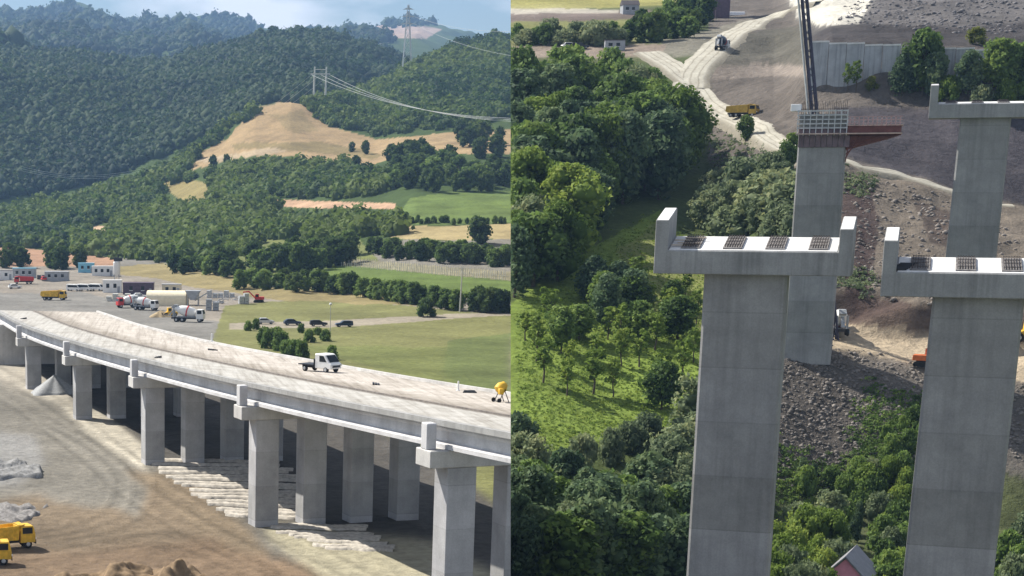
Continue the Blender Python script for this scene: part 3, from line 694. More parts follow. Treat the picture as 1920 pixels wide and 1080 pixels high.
for px, py, h, k in [(1840, 205, 4.0, 'bushgrey'), (1885, 205, 5.0, 'bushlite'), (1915, 210, 5, 'bushlite'), (1780, 195, 4.5, 'bushlite')]:
    plant(k, GR(px, py), h, 'low light green bush behind the far right pier cap', 'low bushes behind the far right pier cap', False, 'bush', 'bush', .7)
for px, py, h in [(1588, 178, 5.5), (1604, 180, 6.0)]:
    plant('sapling', GR(px, py), h, 'thin pale sapling in front of the plain wall', 'thin saplings in front of the wall', False, 'sapling', 'tree', .8)
plant('shrubyel', GR(1632, 178), 2.6, 'yellow flowering shrub at the foot of the retaining wall', None, False, 'shrub', 'shrub', .9)
plant('shrubyel', GR(1830, 84), 3.2, 'yellow-brown shrub on top of the retaining wall', None, False, 'shrub', 'shrub', 1.1)
grove(scatter([(965, 80), (1180, 78), (1180, 86), (965, 88)], 16, 14, 24), ['mid', 'bushgrey'], (4, 6.5), 'small tree in the row behind the dense wood', 'trees in the row behind the wood', False, seed=25)
grove(scatter([(1200, 50), (1320, 30), (1330, 50), (1270, 80), (1190, 82)], 18, 14, 26), ['mid', 'middark'], (5, 8), 'dark green tree in the clump left of the haul road', 'trees in the clump left of the haul road', False, seed=27)

grove([(1560, 1120), (1600, 1135), (1640, 1125), (1655, 1100)], ['bushlite', 'bush'], (2.2, 3.0), 'leafy bush hiding the foot of the pink house', 'bushes round the pink house', False, 'bush', 'bush', .65, seed=44)
# --- left half trees
def line(pts, n, jx, jy, seed):
    rng = random.Random(seed); res = []
    L_ = [math.dist(a, b) for a, b in zip(pts[:-1], pts[1:])]; T_ = sum(L_)
    for i in range(n):
        s = (i+.5)/n*T_
        for (a, b), l in zip(zip(pts[:-1], pts[1:]), L_):
            if s <= l: res.append((a[0]+(b[0]-a[0])*s/l+rng.uniform(-jx, jx), a[1]+(b[1]-a[1])*s/l+rng.uniform(-jy, jy))); break
            s -= l
    return res
grove(line([(450, 540), (560, 545), (660, 556), (780, 572), (862, 582)], 34, 8, 4, 1), ['mid', 'middark', 'mid'], (4.0, 6.6), 'small green tree in the hedgerow along the yard edge', 'hedgerow trees along the yard edge', True, seed=51)
grove(line([(880, 585), (950, 588)], 6, 4, 2, 2), ['middark'], (5, 6.5), 'dark bushy tree right of the pale field pole', 'bushy trees right of the field pole', True, seed=52)
grove(scatter([(470, 505), (560, 490), (660, 480), (655, 495), (600, 508), (500, 520)], 20, 14, 3), ['middark', 'mid'], (6.5, 10), 'dark green tree in the clump at the corner of the green field', 'trees in the clump by the green field', True, seed=53)
grove(line([(695, 478), (760, 484), (850, 492), (955, 502)], 34, 6, 6, 4), ['mid', 'mid', 'middark'], (4.5, 7), 'green tree in the hedge above the vineyard rows', 'hedge trees above the vineyard rows', True, seed=54)
plant('middark', GL(897, 458), 9.5, 'round dark tree alone in the straw-coloured field', None, True, wide=1.25)
plant('bush', GL(800, 596), 4.6, 'round green bush beside the field track', None, True, 'bush', 'bush', .75)
grove([(505, 655), (525, 660), (540, 668), (555, 672), (520, 645), (495, 648), (568, 676)], ['bush', 'bush'], (3.0, 4.0), 'leafy bush close behind the viaduct deck', 'bushes close behind the viaduct deck', True, 'bush', 'bush', .7, seed=55)
grove([(465, 622), (480, 618), (565, 625), (595, 630), (622, 676), (610, 640), (580, 642)], ['bush'], (1.8, 2.8), 'small bush in the rough grass near the parked cars', 'small bushes near the parked cars', True, 'bush', 'bush', .7, seed=56)
grove(line([(755, 420), (830, 422), (955, 420)], 18, 4, 1, 7), ['bush'], (2, 3.2), 'low bush in the line between the two upper fields', 'low bushes between the upper fields', True, 'bush', 'bush', .6, seed=57)
grove(scatter([(690, 352), (800, 362), (955, 358), (955, 330), (740, 322)], 34, 13, 8), ['middark', 'mid'], (8, 12), 'dark tree in the wood above the upper green field', 'trees in the wood above the upper field', True, seed=58)
grove([(735, 308), (765, 300), (790, 305), (800, 315), (752, 318), (770, 315), (845, 310), (900, 300), (930, 296), (880, 275), (905, 270), (935, 272), (865, 268)], ['middark'], (10, 14), 'dark tree standing out against the dry hillside', 'trees against the dry hillside', True, seed=59)
grove([(425, 312), (372, 300), (400, 318), (685, 290), (660, 285), (640, 315), (668, 316)], ['middark'], (6, 9), 'small dark tree at the foot of the dry hill', 'small trees at the foot of the dry hill', True, seed=60)
grove([(10, 502), (42, 505), (20, 498), (150, 503), (100, 505), (115, 507)], ['middark'], (7, 11), 'dark tree between the site huts and the ploughed field', 'trees behind the site huts', True, seed=61)
grove(line([(400, 500), (440, 490)], 8, 6, 6, 12)+line([(330, 510), (450, 520)], 12, 6, 5, 13), ['mid', 'middark'], (5, 7.5), 'green tree at the foot of the wooded hill', 'trees at the foot of the wooded hill', True, seed=62)

# far woods that read as one mass
HOLES = [[(470, 452), (560, 446), (640, 452), (700, 446), (700, 464), (600, 470), (480, 472)], [(360, 478), (440, 468), (450, 492), (400, 502)], [(600, 232), (640, 240), (700, 252), (690, 262), (620, 250)], [(505, 374), (748, 380), (750, 424), (505, 418)], [(296, 342), (400, 336), (405, 392), (296, 392)], [(165, 422), (210, 422), (210, 452), (165, 452)], [(82, 425), (100, 425), (100, 440), (82, 440)]]
def mass(name, pts, mat, sub, rr, seed, leaves=0, hs=1.1):
    rng = np.random.default_rng(seed); P = np.array(pts)
    for h_ in HOLES: P = P[~inpoly(P[:, 0], P[:, 1], h_)]
    X, Yd, Z, ok = gl(P[:, 0], P[:, 1])
    X = X+rng.uniform(-.004, .004, len(X))*Yd; Yd = Yd*(1+rng.uniform(-.006, .006, len(X))); Z = zleft(X, Yd)
    # keep what stays left of the seam
    cv, cf = ico(sub); n = len(X); Vs, Fs, Ts = [], [], []; nv = 0
    tm = []; dr = fbm(X/70+seed, Yd/110, 3)
    for k in range(6):
        jit = 1+.5*(np.random.default_rng(k+70).random((len(cv), 1))-.5); tm.append(cv*jit*(.86 if leaves else 1))
    for i in range(n):
        if not ok[i]: continue
        r = rr*(.55+.8*rng.random()**1.5); c = np.array([X[i], Yd[i], Z[i]+r*.35])
        if (Vector(c)-PLANE_O).dot(PLANE_N) > -r*.9: continue
        a = rng.random()*6.28; R_ = np.array([[math.cos(a), -math.sin(a), 0], [math.sin(a), math.cos(a), 0], [0, 0, 1]])
        tint = (rng.random()-.5)*.75+float(dr[i])*1.1; r *= max(.5, 1+.8*float(dr[(i*7) % n]))
        v = (tm[rng.integers(6)]*np.array([1, 1, hs*(.85+.4*rng.random())])) @ R_.T*r+c
        Vs.append(v); Fs.append(np.concatenate([cf, cf[:, 2:3]], 1)+nv); nv += len(cv); Ts.append(np.full(len(cv), tint))
        if leaves:
            d = rng.normal(size=(leaves, 3)); d /= np.linalg.norm(d, axis=1)[:, None]; d[:, 2] = np.abs(d[:, 2])
            pos = c+d*r*np.array([1, 1, hs])*(.85+.35*rng.random((leaves, 1)))
            nm = d+.6*rng.normal(size=d.shape); nm /= np.linalg.norm(nm, axis=1)[:, None]
            aa = np.cross(nm, rng.normal(size=d.shape)); aa /= np.linalg.norm(aa, axis=1)[:, None]; bb = np.cross(nm, aa)
            s = r*.27*(.5+.9*rng.random((leaves, 1)))
            q = np.stack([pos-aa*s, pos-bb*s*.7, pos+aa*s, pos+bb*s*.7], 1).reshape(-1, 3)
            Vs.append(q); Fs.append(np.arange(leaves*4).reshape(-1, 4)+nv); nv += leaves*4; Ts.append(np.full(leaves*4, tint)+np.repeat((rng.random(leaves)-.5)*.3, 4))
    me = mesh_tint(name, np.concatenate(Vs), np.concatenate(Fs), np.concatenate(Ts)); me.materials.append(mat)
    me.polygons.foreach_set('use_smooth', np.ones(len(me.polygons), dtype=bool))
    o = link(name, me); return o
def rpts(poly, n, seed):
    rng = np.random.default_rng(seed); xs = [p[0] for p in poly]; ys = [p[1] for p in poly]; out_ = []
    while len(out_) < n:
        q = np.stack([rng.uniform(min(xs), max(xs), 4000), rng.uniform(min(ys), max(ys), 4000)], 1)
        out_ += [tuple(v) for v in q[inpoly(q[:, 0], q[:, 1], poly)]]
    return out_[:n]
m = mass('hillside_wood', rpts([(-60, 470), (20, 462), (220, 484), (400, 500), (480, 470), (745, 440), (750, 400), (500, 392), (505, 372), (700, 370), (745, 352), (700, 332), (540, 314), (440, 318), (420, 330), (335, 338), (345, 318), (375, 298), (330, 315), (150, 375), (-60, 400)], 4200, 1)
         + rpts([(330, 315), (480, 212), (465, 222), (340, 300)], 60, 12)
         + rpts([(575, 200), (620, 238), (700, 255), (860, 238), (960, 225), (960, 60), (860, 85), (780, 118), (700, 165)], 2600, 2), F_HILL, 1, 3.5, 1, 46)
tag(m, 'dense green wood covering the near hill below and beside the dry grass', 'wood', kind='stuff')
m = mass('ridge_forest', rpts([(-60, 375), (150, 350), (300, 295), (400, 250), (480, 195), (560, 190), (620, 178), (720, 150), (760, 112), (720, 88), (650, 66), (560, 57), (480, 67), (400, 88), (300, 112), (130, 100), (-60, 84)], 14000, 3), F_FAR, 1, 4.7, 2, 12)
tag(m, 'dark blue-green forest covering the long main ridge', 'forest', kind='stuff')
m = mass('mountain_forest', rpts([(-60, 90), (130, 97), (250, 108), (400, 84), (480, 62), (480, 52), (420, 42), (360, 43), (230, 42), (180, 29), (140, 18), (60, 24), (-60, 36)], 2600, 5)
         + rpts([(490, 56), (560, 52), (660, 52), (700, 62), (740, 78), (700, 84), (640, 62), (560, 54)], 350, 6)+rpts([(690, 46), (780, 42), (815, 50), (780, 50), (720, 50)], 60, 8), F_FAR, 1, 11, 3, 6)
tag(m, 'hazy blue forest on the farthest mountain ridge', 'forest', kind='stuff')
for i, (px, h) in enumerate([(489, 13), (512, 13), (558, 10)]):
    P = at(px, 60, 2290); P.z = float(zleft([P.x], [P.y])[0])
    plant('middark', P, h*.85, 'lone tree sticking out above the ridge line', 'lone trees on the ridge line', True, wide=1.2)

# ------------------------------------------------------------------ the viaduct (left)
VIA = thing('viaduct', 'long curved concrete viaduct under construction with pale unpaved deck', 'viaduct', (0, 0, 0))
BP = [(0, 589, 366), (44, 612, 321), (134, 642, 277.6), (263, 676, 232), (468, 724, 188.6), (822, 795, 145)]
B = [at(*b) for b in BP]
B = [B[0]+(B[0]-B[1])*.25]+B[0:]+[B[-1]+(B[-1]-B[-2])*1.0+Vector((1.5, 0, 0)), B[-1]+(B[-1]-B[-2])*1.7+Vector((3, 0, 0))]
def cat(t):
    k = max(0, min(len(B)-2, int(t))); f = t-k
    p0, p1, p2, p3 = B[max(k-1, 0)], B[k], B[k+1], B[min(k+2, len(B)-1)]
    return .5*((2*p1)+(p2-p0)*f+(2*p0-5*p1+4*p2-p3)*f*f+(3*p1-p0-3*p2+p3)*f**3)
def frame(t):
    p = cat(t); tg = cat(min(t+.02, len(B)-1.001))-cat(max(t-.02, 0)); tg.z = 0; tg.normalize()
    return p, tg, Vector((-tg.y, tg.x, 0))
TS = [i/24 for i in range(0, int((len(B)-1.5)*24)+1)]
DW = 20.2
def vp(t, off, z):
    p, tg, nr = frame(t); q = p+nr*off; q.z = p.z+.25-.028*max(off, 0)+z; return q
if frame(2)[2].x < 0:
    _f = frame
    def frame(t):
        p, tg, nr = _f(t); return p, tg, -nr
def sweep(name, prof, mat, ts=TS, parent=VIA, closed=True, attr=None):
    n = len(prof); vs = [vp(t, o_, z) for t in ts for o_, z in prof]
    F = [(i*n+j, i*n+(j+1) % n, (i+1)*n+(j+1) % n, (i+1)*n+j) for i in range(len(ts)-1) for j in range(n)]
    me = bpy.data.meshes.new(name); me.from_pydata([tuple(v) for v in vs], [], F+[tuple(range(n))]+[tuple((len(ts)-1)*n+j for j in range(n-1, -1, -1))]); me.update()
    bm = bmesh.new(); bm.from_mesh(me); bmesh.ops.recalc_face_normals(bm, faces=bm.faces); bm.to_mesh(me); bm.free()
    o = link(name, me, mat, parent); clip(o, True); return o
def deck_mat():
    m, t, p, o = nodes('deck_concrete'); g_ = N(t, 'ShaderNodeNewGeometry'); u = N(t, 'ShaderNodeAttribute', attribute_name='across')
    n0 = noise(t, .35, 6, g_.outputs['Position'], .7); n1 = noise(t, 2.5, 4, g_.outputs['Position'])
    mpn = N(t, 'ShaderNodeMapping'); mpn.inputs['Rotation'].default_value = (0, 0, math.radians(-13)); mpn.inputs['Scale'].default_value = (1.6, .035, 1); t.links.new(g_.outputs['Position'], mpn.inputs[0])
    n2 = noise(t, 1, 5, mpn.outputs[0], .7)
    ad = N(t, 'ShaderNodeMath', operation='MULTIPLY_ADD'); ad.inputs[1].default_value = .07; t.links.new(n0.outputs['Fac'], ad.inputs[0]); t.links.new(u.outputs['Fac'], ad.inputs[2])
    sb = N(t, 'ShaderNodeMath', operation='SUBTRACT'); sb.inputs[1].default_value = .035; t.links.new(ad.outputs[0], sb.inputs[0])
    A, Bc, Cc, Dk = (.41, .40, .38), (.27, .24, .21), (.45, .415, .38), (.165, .15, .135)
    r = ramp(t, sb.outputs[0], [(0, (.30,)*3), (.045, (.33,)*3), (.06, A), (.34, A), (.37, Dk), (.40, Bc), (.52, (.34, .31, .275)), (.60, Cc), (.93, Cc), (.97, (.38, .36, .34))])
    r2 = ramp(t, n2.outputs['Fac'], [(.32, (.68, .66, .63)), (.56, (1.06,)*3)]); r3 = ramp(t, n0.outputs['Fac'], [(.32, (.78, .76, .73)), (.6, (1.08,)*3)])
    c = mul(t, mul(t, r.outputs[0], r2.outputs[0]), r3.outputs[0])
    t.links.new(c, p.inputs['Base Color']); p.inputs['Roughness'].default_value = .9; n4 = noise(t, 1.1, 3, g_.outputs['Position'], .75); r4 = ramp(t, n4.outputs['Fac'], [(.30, (.45, .42, .40)), (.38, (1, 1, 1))])
    t.links.new(mul(t, c, r4.outputs[0]), p.inputs['Base Color']); bump(t, p, n1.outputs['Fac'], .4, .08); return m
nseg = 28; vs = []; ac = []
for t in TS:
    for j in range(nseg+1): vs.append(vp(t, DW*j/nseg, 0)); ac.append(j/nseg)
    for j in range(nseg, -1, -1): vs.append(vp(t, DW*j/nseg, -.38)); ac.append(j/nseg)
n = 2*(nseg+1)
F = [(i*n+j, i*n+(j+1) % n, (i+1)*n+(j+1) % n, (i+1)*n+j) for i in range(len(TS)-1) for j in range(n)]
me = bpy.data.meshes.new('deck_slab'); me.from_pydata([tuple(v) for v in vs], [], F); me.update()
a = me.attributes.new('across', 'FLOAT', 'POINT'); a.data.foreach_set('value', ac)
bm = bmesh.new(); bm.from_mesh(me); bmesh.ops.recalc_face_normals(bm, faces=bm.faces); bm.to_mesh(me); bm.free()
o = link('deck_slab', me, deck_mat(), VIA); clip(o, True)
M_EDGE = concrete('edge_concrete', (.36, .36, .36), streak=.5)
sweep('edge_beam', [(-.12, -.34), (-.12, .10), (.22, .10), (.22, .02), (.05, -.34)], M_EDGE)
sweep('edge_beam', [(DW-.3, -.3), (DW-.3, .28), (DW+.1, .28), (DW+.1, -.3)], M_VIA)
sweep('seam_beam', [(7.55, -.2), (7.55, .14), (7.75, .14), (7.75, -.2)], plain('seam_rebar', (.20, .18, .165), .9, 0, .3))
for k in range(5):
    o_ = .95+k*(DW-1.9)/4
    sweep('girder', [(o_-.28, -.38), (o_-.28, -.62), (o_-.13, -.85), (o_-.13, -1.62), (o_-.62, -1.80), (o_-.62, -2.12), (o_+.62, -2.12), (o_+.62, -1.80), (o_+.13, -1.62), (o_+.13, -.85), (o_+.28, -.62), (o_+.28, -.38)], M_GIRD)
def vbox(name, t, s0, s1, o0, o1, z0, z1, mat, dz=True):
    """box aligned with the deck at bent t: along s, across o, height z (relative to the deck top or absolute)"""
    p, tg, nr = frame(t); mb = MB(); base = p.z+.25
    pts = [p+tg*s+nr*o_ for s, o_ in ((s0, o0), (s1, o0), (s1, o1), (s0, o1))]
    lo = [(q.x, q.y, (base+z0 if dz else z0)) for q in pts]; hi = [(q.x, q.y, base+z1) for q in pts]
    mb.add(lo+hi, [(3, 2, 1, 0), (4, 5, 6, 7), (0, 1, 5, 4), (1, 2, 6, 5), (2, 3, 7, 6), (3, 0, 4, 7)])
    o = mb.build(name, mat, VIA, .06); clip(o, True)
    if len(o.data.polygons) == 0: bpy.data.objects.remove(o); return None
    return o
for k in range(1, 7):
    t = float(k)
    if k == 1:
        vbox('abutment', t, -2, 1.2, -1.5, DW+1, CZ-36, -2.13, M_VIA, False); continue
    vbox('crosshead', t, -1.35, 1.35, -1.2, DW-.3, -3.45, -2.125, M_VIA)
    vbox('end_stop', t, -.55, .55, -1.17, -.37, -2.122, -.12, M_GIRD)
    for c in range(4):
        oc = 1.55+c*5.0; p, tg, nr = frame(t); q = p+nr*oc
        gz = float(zleft([q.x], [q.y])[0])
        vbox('column', t, -1.2, 1.2, oc-1.2, oc+1.2, gz-.8, -3.452, M_VCOL, False)

# ------------------------------------------------------------------ tall piers (right)
AX = math.radians(21.5); DV = Vector((math.sin(AX), math.cos(AX), 0)); TV = Vector((math.cos(AX), -math.sin(AX), 0))
def pier(label, pcen, ytop, W, T, capw, ybot_z, lean=0, capoff=0.0, fin=True, group='tall bridge piers'):
    """pcen: column centre at the underside of its cap; local x across the bridge, local y away from the viewer"""
    t = thing('bridge_pier', label, 'bridge pier', (pcen.x, pcen.y, ybot_z), -AX, group)
    H = pcen.z-ybot_z
    mb = MB(); w2, t2 = W/2, T/2; ex = .02
    vs = []; fs = []
    ch = .18
    prof = [(-1, -1)]
    lv = 13
    for i in range(lv+1):
        z = H*i/lv; sx = lean*(z-H); k = 1+ex*(1-i/lv)
        ring = [(-w2*k+ch, -t2), (w2*k-ch, -t2), (w2*k, -t2+ch), (w2*k, t2-ch), (w2*k-ch, t2), (-w2*k+ch, t2), (-w2*k, t2-ch), (-w2*k, -t2+ch)]
        vs += [(a+sx, b, z) for a, b in ring]
    for i in range(lv): fs += [(i*8+j, i*8+(j+1) % 8, (i+1)*8+(j+1) % 8, (i+1)*8+j) for j in range(8)]
    mb.add(vs, fs+[tuple(range(7, -1, -1)), tuple(range(lv*8, lv*8+8))]); mb.build('column', M_CON, t)
    return t, H
def finished_cap(t, H, capw, off, d=4.8, rise=.95, hf=1.75, ear=4.2, earw=.95):
    c2 = capw/2; y0, y1 = -d/2, d/2; z0, z1 = H, H+hf; x0, x1 = off-c2, off+c2
    mb = MB(); mb.add([(x0, y0, z0), (x1, y0, z0), (x1, y1, z0), (x0, y1, z0), (x0, y0, z1), (x1, y0, z1), (x1, y1, z1+rise), (x0, y1, z1+rise)],
                      [(3, 2, 1, 0), (4, 5, 6, 7), (0, 1, 5, 4), (1, 2, 6, 5), (2, 3, 7, 6), (3, 0, 4, 7)])
    mb.build('crosshead', M_CAP, t, .05)
    sl = rise/d
    def shelf(name, a, b, ya, yb, h0, h1, mat):
        m_ = MB(); f = lambda y: z1+(y-y0)*sl
        m_.add([(a, ya, f(ya)+h0), (b, ya, f(ya)+h0), (b, yb, f(yb)+h0), (a, yb, f(yb)+h0), (a, ya, f(ya)+h1), (b, ya, f(ya)+h1), (b, yb, f(yb)+h1), (a, yb, f(yb)+h1)],
               [(3, 2, 1, 0), (4, 5, 6, 7), (0, 1, 5, 4), (1, 2, 6, 5), (2, 3, 7, 6), (3, 0, 4, 7)])
        return m_.build(name, mat, t)
    sh = shelf('bearing_shelf', x0+earw+.1, x1-earw-.1, y0+.15, y1-.15, -.1, .04, M_SEAT)
    nb = 4; wtot = x1-x0-2*earw
    for k in range(nb):
        a = x0+earw+wtot*(k+.30)/nb
        pl = shelf('bearing_plinth', a, a+wtot/nb*.45, y0+.45, y1-.5, 0, .13, M_PAD)
        m_ = MB(); f = lambda y: z1+(y-y0)*sl+.13
        for i in range(7):
            for j in range(4):
                x = a+.15+i*(wtot/nb*.45-.3)/6; y = y0+.8+j*(d-1.6)/3; m_.tube((x, y, f(y)-.05), (x, y, f(y)+.22), .035, .035, 4)
                if j == 3: m_.tube((x, y0+.7, f(y0+.7)+.15), (x, y, f(y)+.15), .03, .03, 4)
        for j in range(4): y = y0+.8+j*(d-1.6)/3; m_.tube((a+.1, y, f(y)+.15), (a+wtot/nb*.45-.1, y, f(y)+.15), .03, .03, 4)
        m_.build('rebar_mat', M_REBAR, pl)
    for s in (0, 1):
        a, b = (x0-.02, x0+earw) if s == 0 else (x1-earw, x1+.02)
        m_ = MB(); ht = ear if s == 0 else ear*.86
        m_.add([(a, y0-.02, z0-.003), (b, y0-.02, z0-.003), (b, y1+.02, z0-.003), (a, y1+.02, z0-.003), (a, y0-.02, z0+ht-rise*.2), (b, y0-.02, z0+ht-rise*.2), (b, y1+.02, z0+ht+rise*.7), (a, y1+.02, z0+ht+rise*.7)],
               [(3, 2, 1, 0), (4, 5, 6, 7), (0, 1, 5, 4), (1, 2, 6, 5), (2, 3, 7, 6), (3, 0, 4, 7)])
        e = m_.build('end_block', M_CAP, t, .04)
        m2 = MB(); zz = z0+ht
        m2.add([(a+.06, y0+.04, zz-rise*.2+.01), (b-.06, y0+.04, zz-rise*.2+.01), (b-.06, y1-.04, zz+rise*.7+.01), (a+.06, y1-.04, zz+rise*.7+.01),
                (a+.06, y0+.04, zz-rise*.2-.1), (b-.06, y0+.04, zz-rise*.2-.1), (b-.06, y1-.04, zz+rise*.7-.1), (a+.06, y1-.04, zz+rise*.7-.1)],
               [(0, 1, 2, 3), (7, 6, 5, 4), (0, 4, 5, 1), (1, 5, 6, 2), (2, 6, 7, 3), (3, 7, 4, 0)])
        m2.build('lit_block_top', M_SEAT, e)  # thin pale skin on the block top, painted as if sunlit
    return x0, x1, z1
P1 = at(1401, 513, 148.5)
t1, H1 = pier('nearest tall grey pier on the left, with two upright end blocks on its cap', P1, 0, 6.05, 3.0, 14.4, CZ-43, .0)
xx = finished_cap(t1, H1, 14.2, .42)
m_ = MB()
for i, (x, y, l, r) in enumerate([(-5.6, -1.4, 1.5, .5), (-5.2, -.9, 1.7, .9), (-5.5, -.2, 1.3, .3), (-4.8, .4, 1.6, .7)]):
    z = H1+1.75+(y+2.4)*.2+.14+.05*i; m_.box(x, x+l, y, y+.2, z, z+.09)
w_ = m_.build('timber_offcut', plain('weathered_timber', (.50, .42, .34), .8, 0, .2), None, .01, loc=t1.location, rz=-AX); tag(w_, 'loose pale timber offcuts lying on the left end of the nearest pier cap', 'timber')
P2 = at(1834, 556, 141.5)
t2, H2 = pier('second tall grey pier at the right edge, cap cut off by the frame', P2, 0, 6.15, 3.0, 14.4, CZ-43, .02)
finished_cap(t2, H2, 14.2, .45)
m_ = MB()
for i in range(7): m_.box(-6.1+.1*i, -5.0+.12*i, -2.0+.3*i, -1.8+.3*i, H2+1.9+.06*i, H2+2.02+.06*i)
w_ = m_.build('site_debris', M_DARK, None, .01, loc=t2.location, rz=-AX); tag(w_, 'dark formwork scraps on the left end of the right near pier cap', 'debris')
P3 = at(1543, 252, 262); g3 = GR(1518, 648)
t3, H3 = pier('far tall pier with reinforcement and red formwork around its unfinished top', P3, 0, 6.0, 3.0, 0, CZ-23.5, .0)
# formwork head
mb = MB(); mb.box(-3.0, 3.0, -1.52, 1.52, H3, H3+2.6); mb.build('column_head', M_CON, t3)
for i in range(9):
    x = -2.95+i*.72; f = MB().box(x, x+.66, -1.66, -1.53, H3-1.7, H3+.75).build('formwork_panel', plain('brown_panel', (.16, .12, .14), .7, 0, .3) if i == 0 else MATS['brown_panel'], t3, .02)
mb = MB()
for k in range(5): mb.box(-3.3, 3.1, -1.9, -1.68, H3+.7+k*.55, H3+.86+k*.55)
for k in range(9): mb.box(-3.2+k*.77, -3.08+k*.77, -2.0, -1.9, H3-.2, H3+3.1)
mb.build('scaffold_rail', M_STEEL, t3)
mb = MB()
for k in range(26): mb.tube((-2.8+k*.225, -1.3+.2*(k % 3), H3+2.6), (-2.8+k*.225, -1.3+.2*(k % 3), H3+4.0+.3*(k % 2)), .035, .035, 4)
mb.box(-2.9, 2.9, -1.35, -.85, H3+3.2, H3+3.26); mb.build('rebar_cage', M_REBAR, t3)
mb = MB(); mb.box(-3.35, 9.9, -2.6, -1.95, H3-.05, H3+.1); mb.box(3.05, 9.9, -1.9, 2.2, H3+1.0, H3+1.15)
mb.build('walkway', plain('rusty_walkway', (.52, .40, .36), .8, 0, .3), t3)
fp = MB(); fp.prism([(3.05, H3-.15), (9.7, H3-.15), (9.7, H3+1.0), (3.05, H3+1.0)], -1.8, 2.0); fp.prism([(3.05, H3-2.0), (5.0, H3-1.5), (8.0, H3-.7), (9.5, H3-.2), (3.05, H3-.2)], -1.4, 1.6)
fo = fp.build('cantilever_formwork', M_FORM, t3, .04)
mb = MB()
for k in range(12): mb.box(3.3+k*.56, 3.42+k*.56, -1.98, -1.86, H3+1.0, H3+2.2)
for k in range(3): mb.box(3.1, 9.8, -2.02, -1.98, H3+1.3+k*.42, H3+1.38+k*.42)
mb.build('guard_rail', plain('pink_rail', (.50, .33, .33), .6), fo)
mb = MB()
for k in range(6): mb.tube((3.5+k*1.0, -1.5, H3-.3), (3.1, -1.5, H3-3.6+.5*k), .08, .08, 5)
mb.build('strut', M_FORM, fo)
mb = MB(); mb.box(-4.2, -2.9, -1.4, .8, H3+3.0, H3+3.9); mb.build('work_platform', M_TYV, t3, .04)
P4 = at(1848, 222, 253); t4, H4 = pier('far right tall pier with finished cap standing behind the second pier', P4, 0, 6.0, 3.0, 14.4, CZ-26, .02)
finished_cap(t4, H4, 14.2, .3, rise=.4)

# crane boom behind the far pier
b0 = P3+DV*4+TV*(-2.0); b0.z = zright([b0.x], [b0.y])[0]
top = at(1503, -60, 268); low = at(1526, 200, 268)
dirb = (top-low).normalized(); s0 = low-dirb*((low.z-b0.z)/dirb.z)
cr_ = thing('crane', 'dark slender crane boom rising behind the pier with red formwork', 'crane', (s0.x, s0.y, s0.z-.3))
L0 = (low-s0).length+28
mb = MB(); rel = Vector((0, 0, .3)); u = dirb.cross(Vector((0, 1, 0))).normalized(); v_ = dirb.cross(u)
for sx, sy in ((-1, -1), (1, -1), (1, 1), (-1, 1)): mb.tube(rel+(u*sx+v_*sy)*.38, rel+(u*sx+v_*sy)*.30+dirb*L0, .15, .12, 5)
k = 0; h = 0
while h < L0-1.2:
    for (a, b) in (((-1, -1), (1, -1)), ((1, -1), (1, 1)), ((1, 1), (-1, 1)), ((-1, 1), (-1, -1))):
        q = a if k % 2 else b; r_ = b if k % 2 else a
        mb.tube(rel+(u*q[0]+v_*q[1])*.35+dirb*h, rel+(u*r_[0]+v_*r_[1])*.35+dirb*(h+1.2), .05, .05, 4)
    h += 1.2; k += 1
mb.build('boom', M_BOOM, cr_)
MB().tube(rel+u*.75-v_*.3, rel+u*.70-v_*.3+dirb*L0, .16, .14, 6).build('delivery_pipe', M_STEEL, cr_)
MB().box(-1.6, 1.6, -1.6, 1.6, -.8, .6).build('base', M_DARK, cr_, .05)

# retaining wall
wt = thing('retaining_wall', 'long pale grey concrete retaining wall with stepped coping above the piers', 'wall', (0, 0, 0))
A0 = at(1522, 80, 400); A1 = at(2080, 106, 378); nseg = 16
mb = MB(); cpg = MB()
for i in range(nseg):
    a = A0.lerp(A1, i/nseg); b = A0.lerp(A1, (i+1)/nseg-.002); dz = .35*(i % 2)
    di = (b-a).normalized(); nn = Vector((-di.y, di.x, 0))
    def slab(m_, a, b, z0, z1, th, of=0):
        m_.add([(a.x-nn.x*of, a.y-nn.y*of, z0), (b.x-nn.x*of, b.y-nn.y*of, z0), (b.x+nn.x*th, b.y+nn.y*th, z0), (a.x+nn.x*th, a.y+nn.y*th, z0), (a.x-nn.x*of, a.y-nn.y*of, z1), (b.x-nn.x*of, b.y-nn.y*of, z1), (b.x+nn.x*th, b.y+nn.y*th, z1), (a.x+nn.x*th, a.y+nn.y*th, z1)],
               [(3, 2, 1, 0), (4, 5, 6, 7), (0, 1, 5, 4), (1, 2, 6, 5), (2, 3, 7, 6), (3, 0, 4, 7)])
    slab(mb, a, b, a.z-13, a.z-dz*.5, .7, 0); slab(cpg, a, b, a.z-dz*.5+.003, a.z-dz*.5+.32, .8, .1)
mb.build('wall_face', M_WALL, wt); cpg.build('coping', M_SEAT, wt)

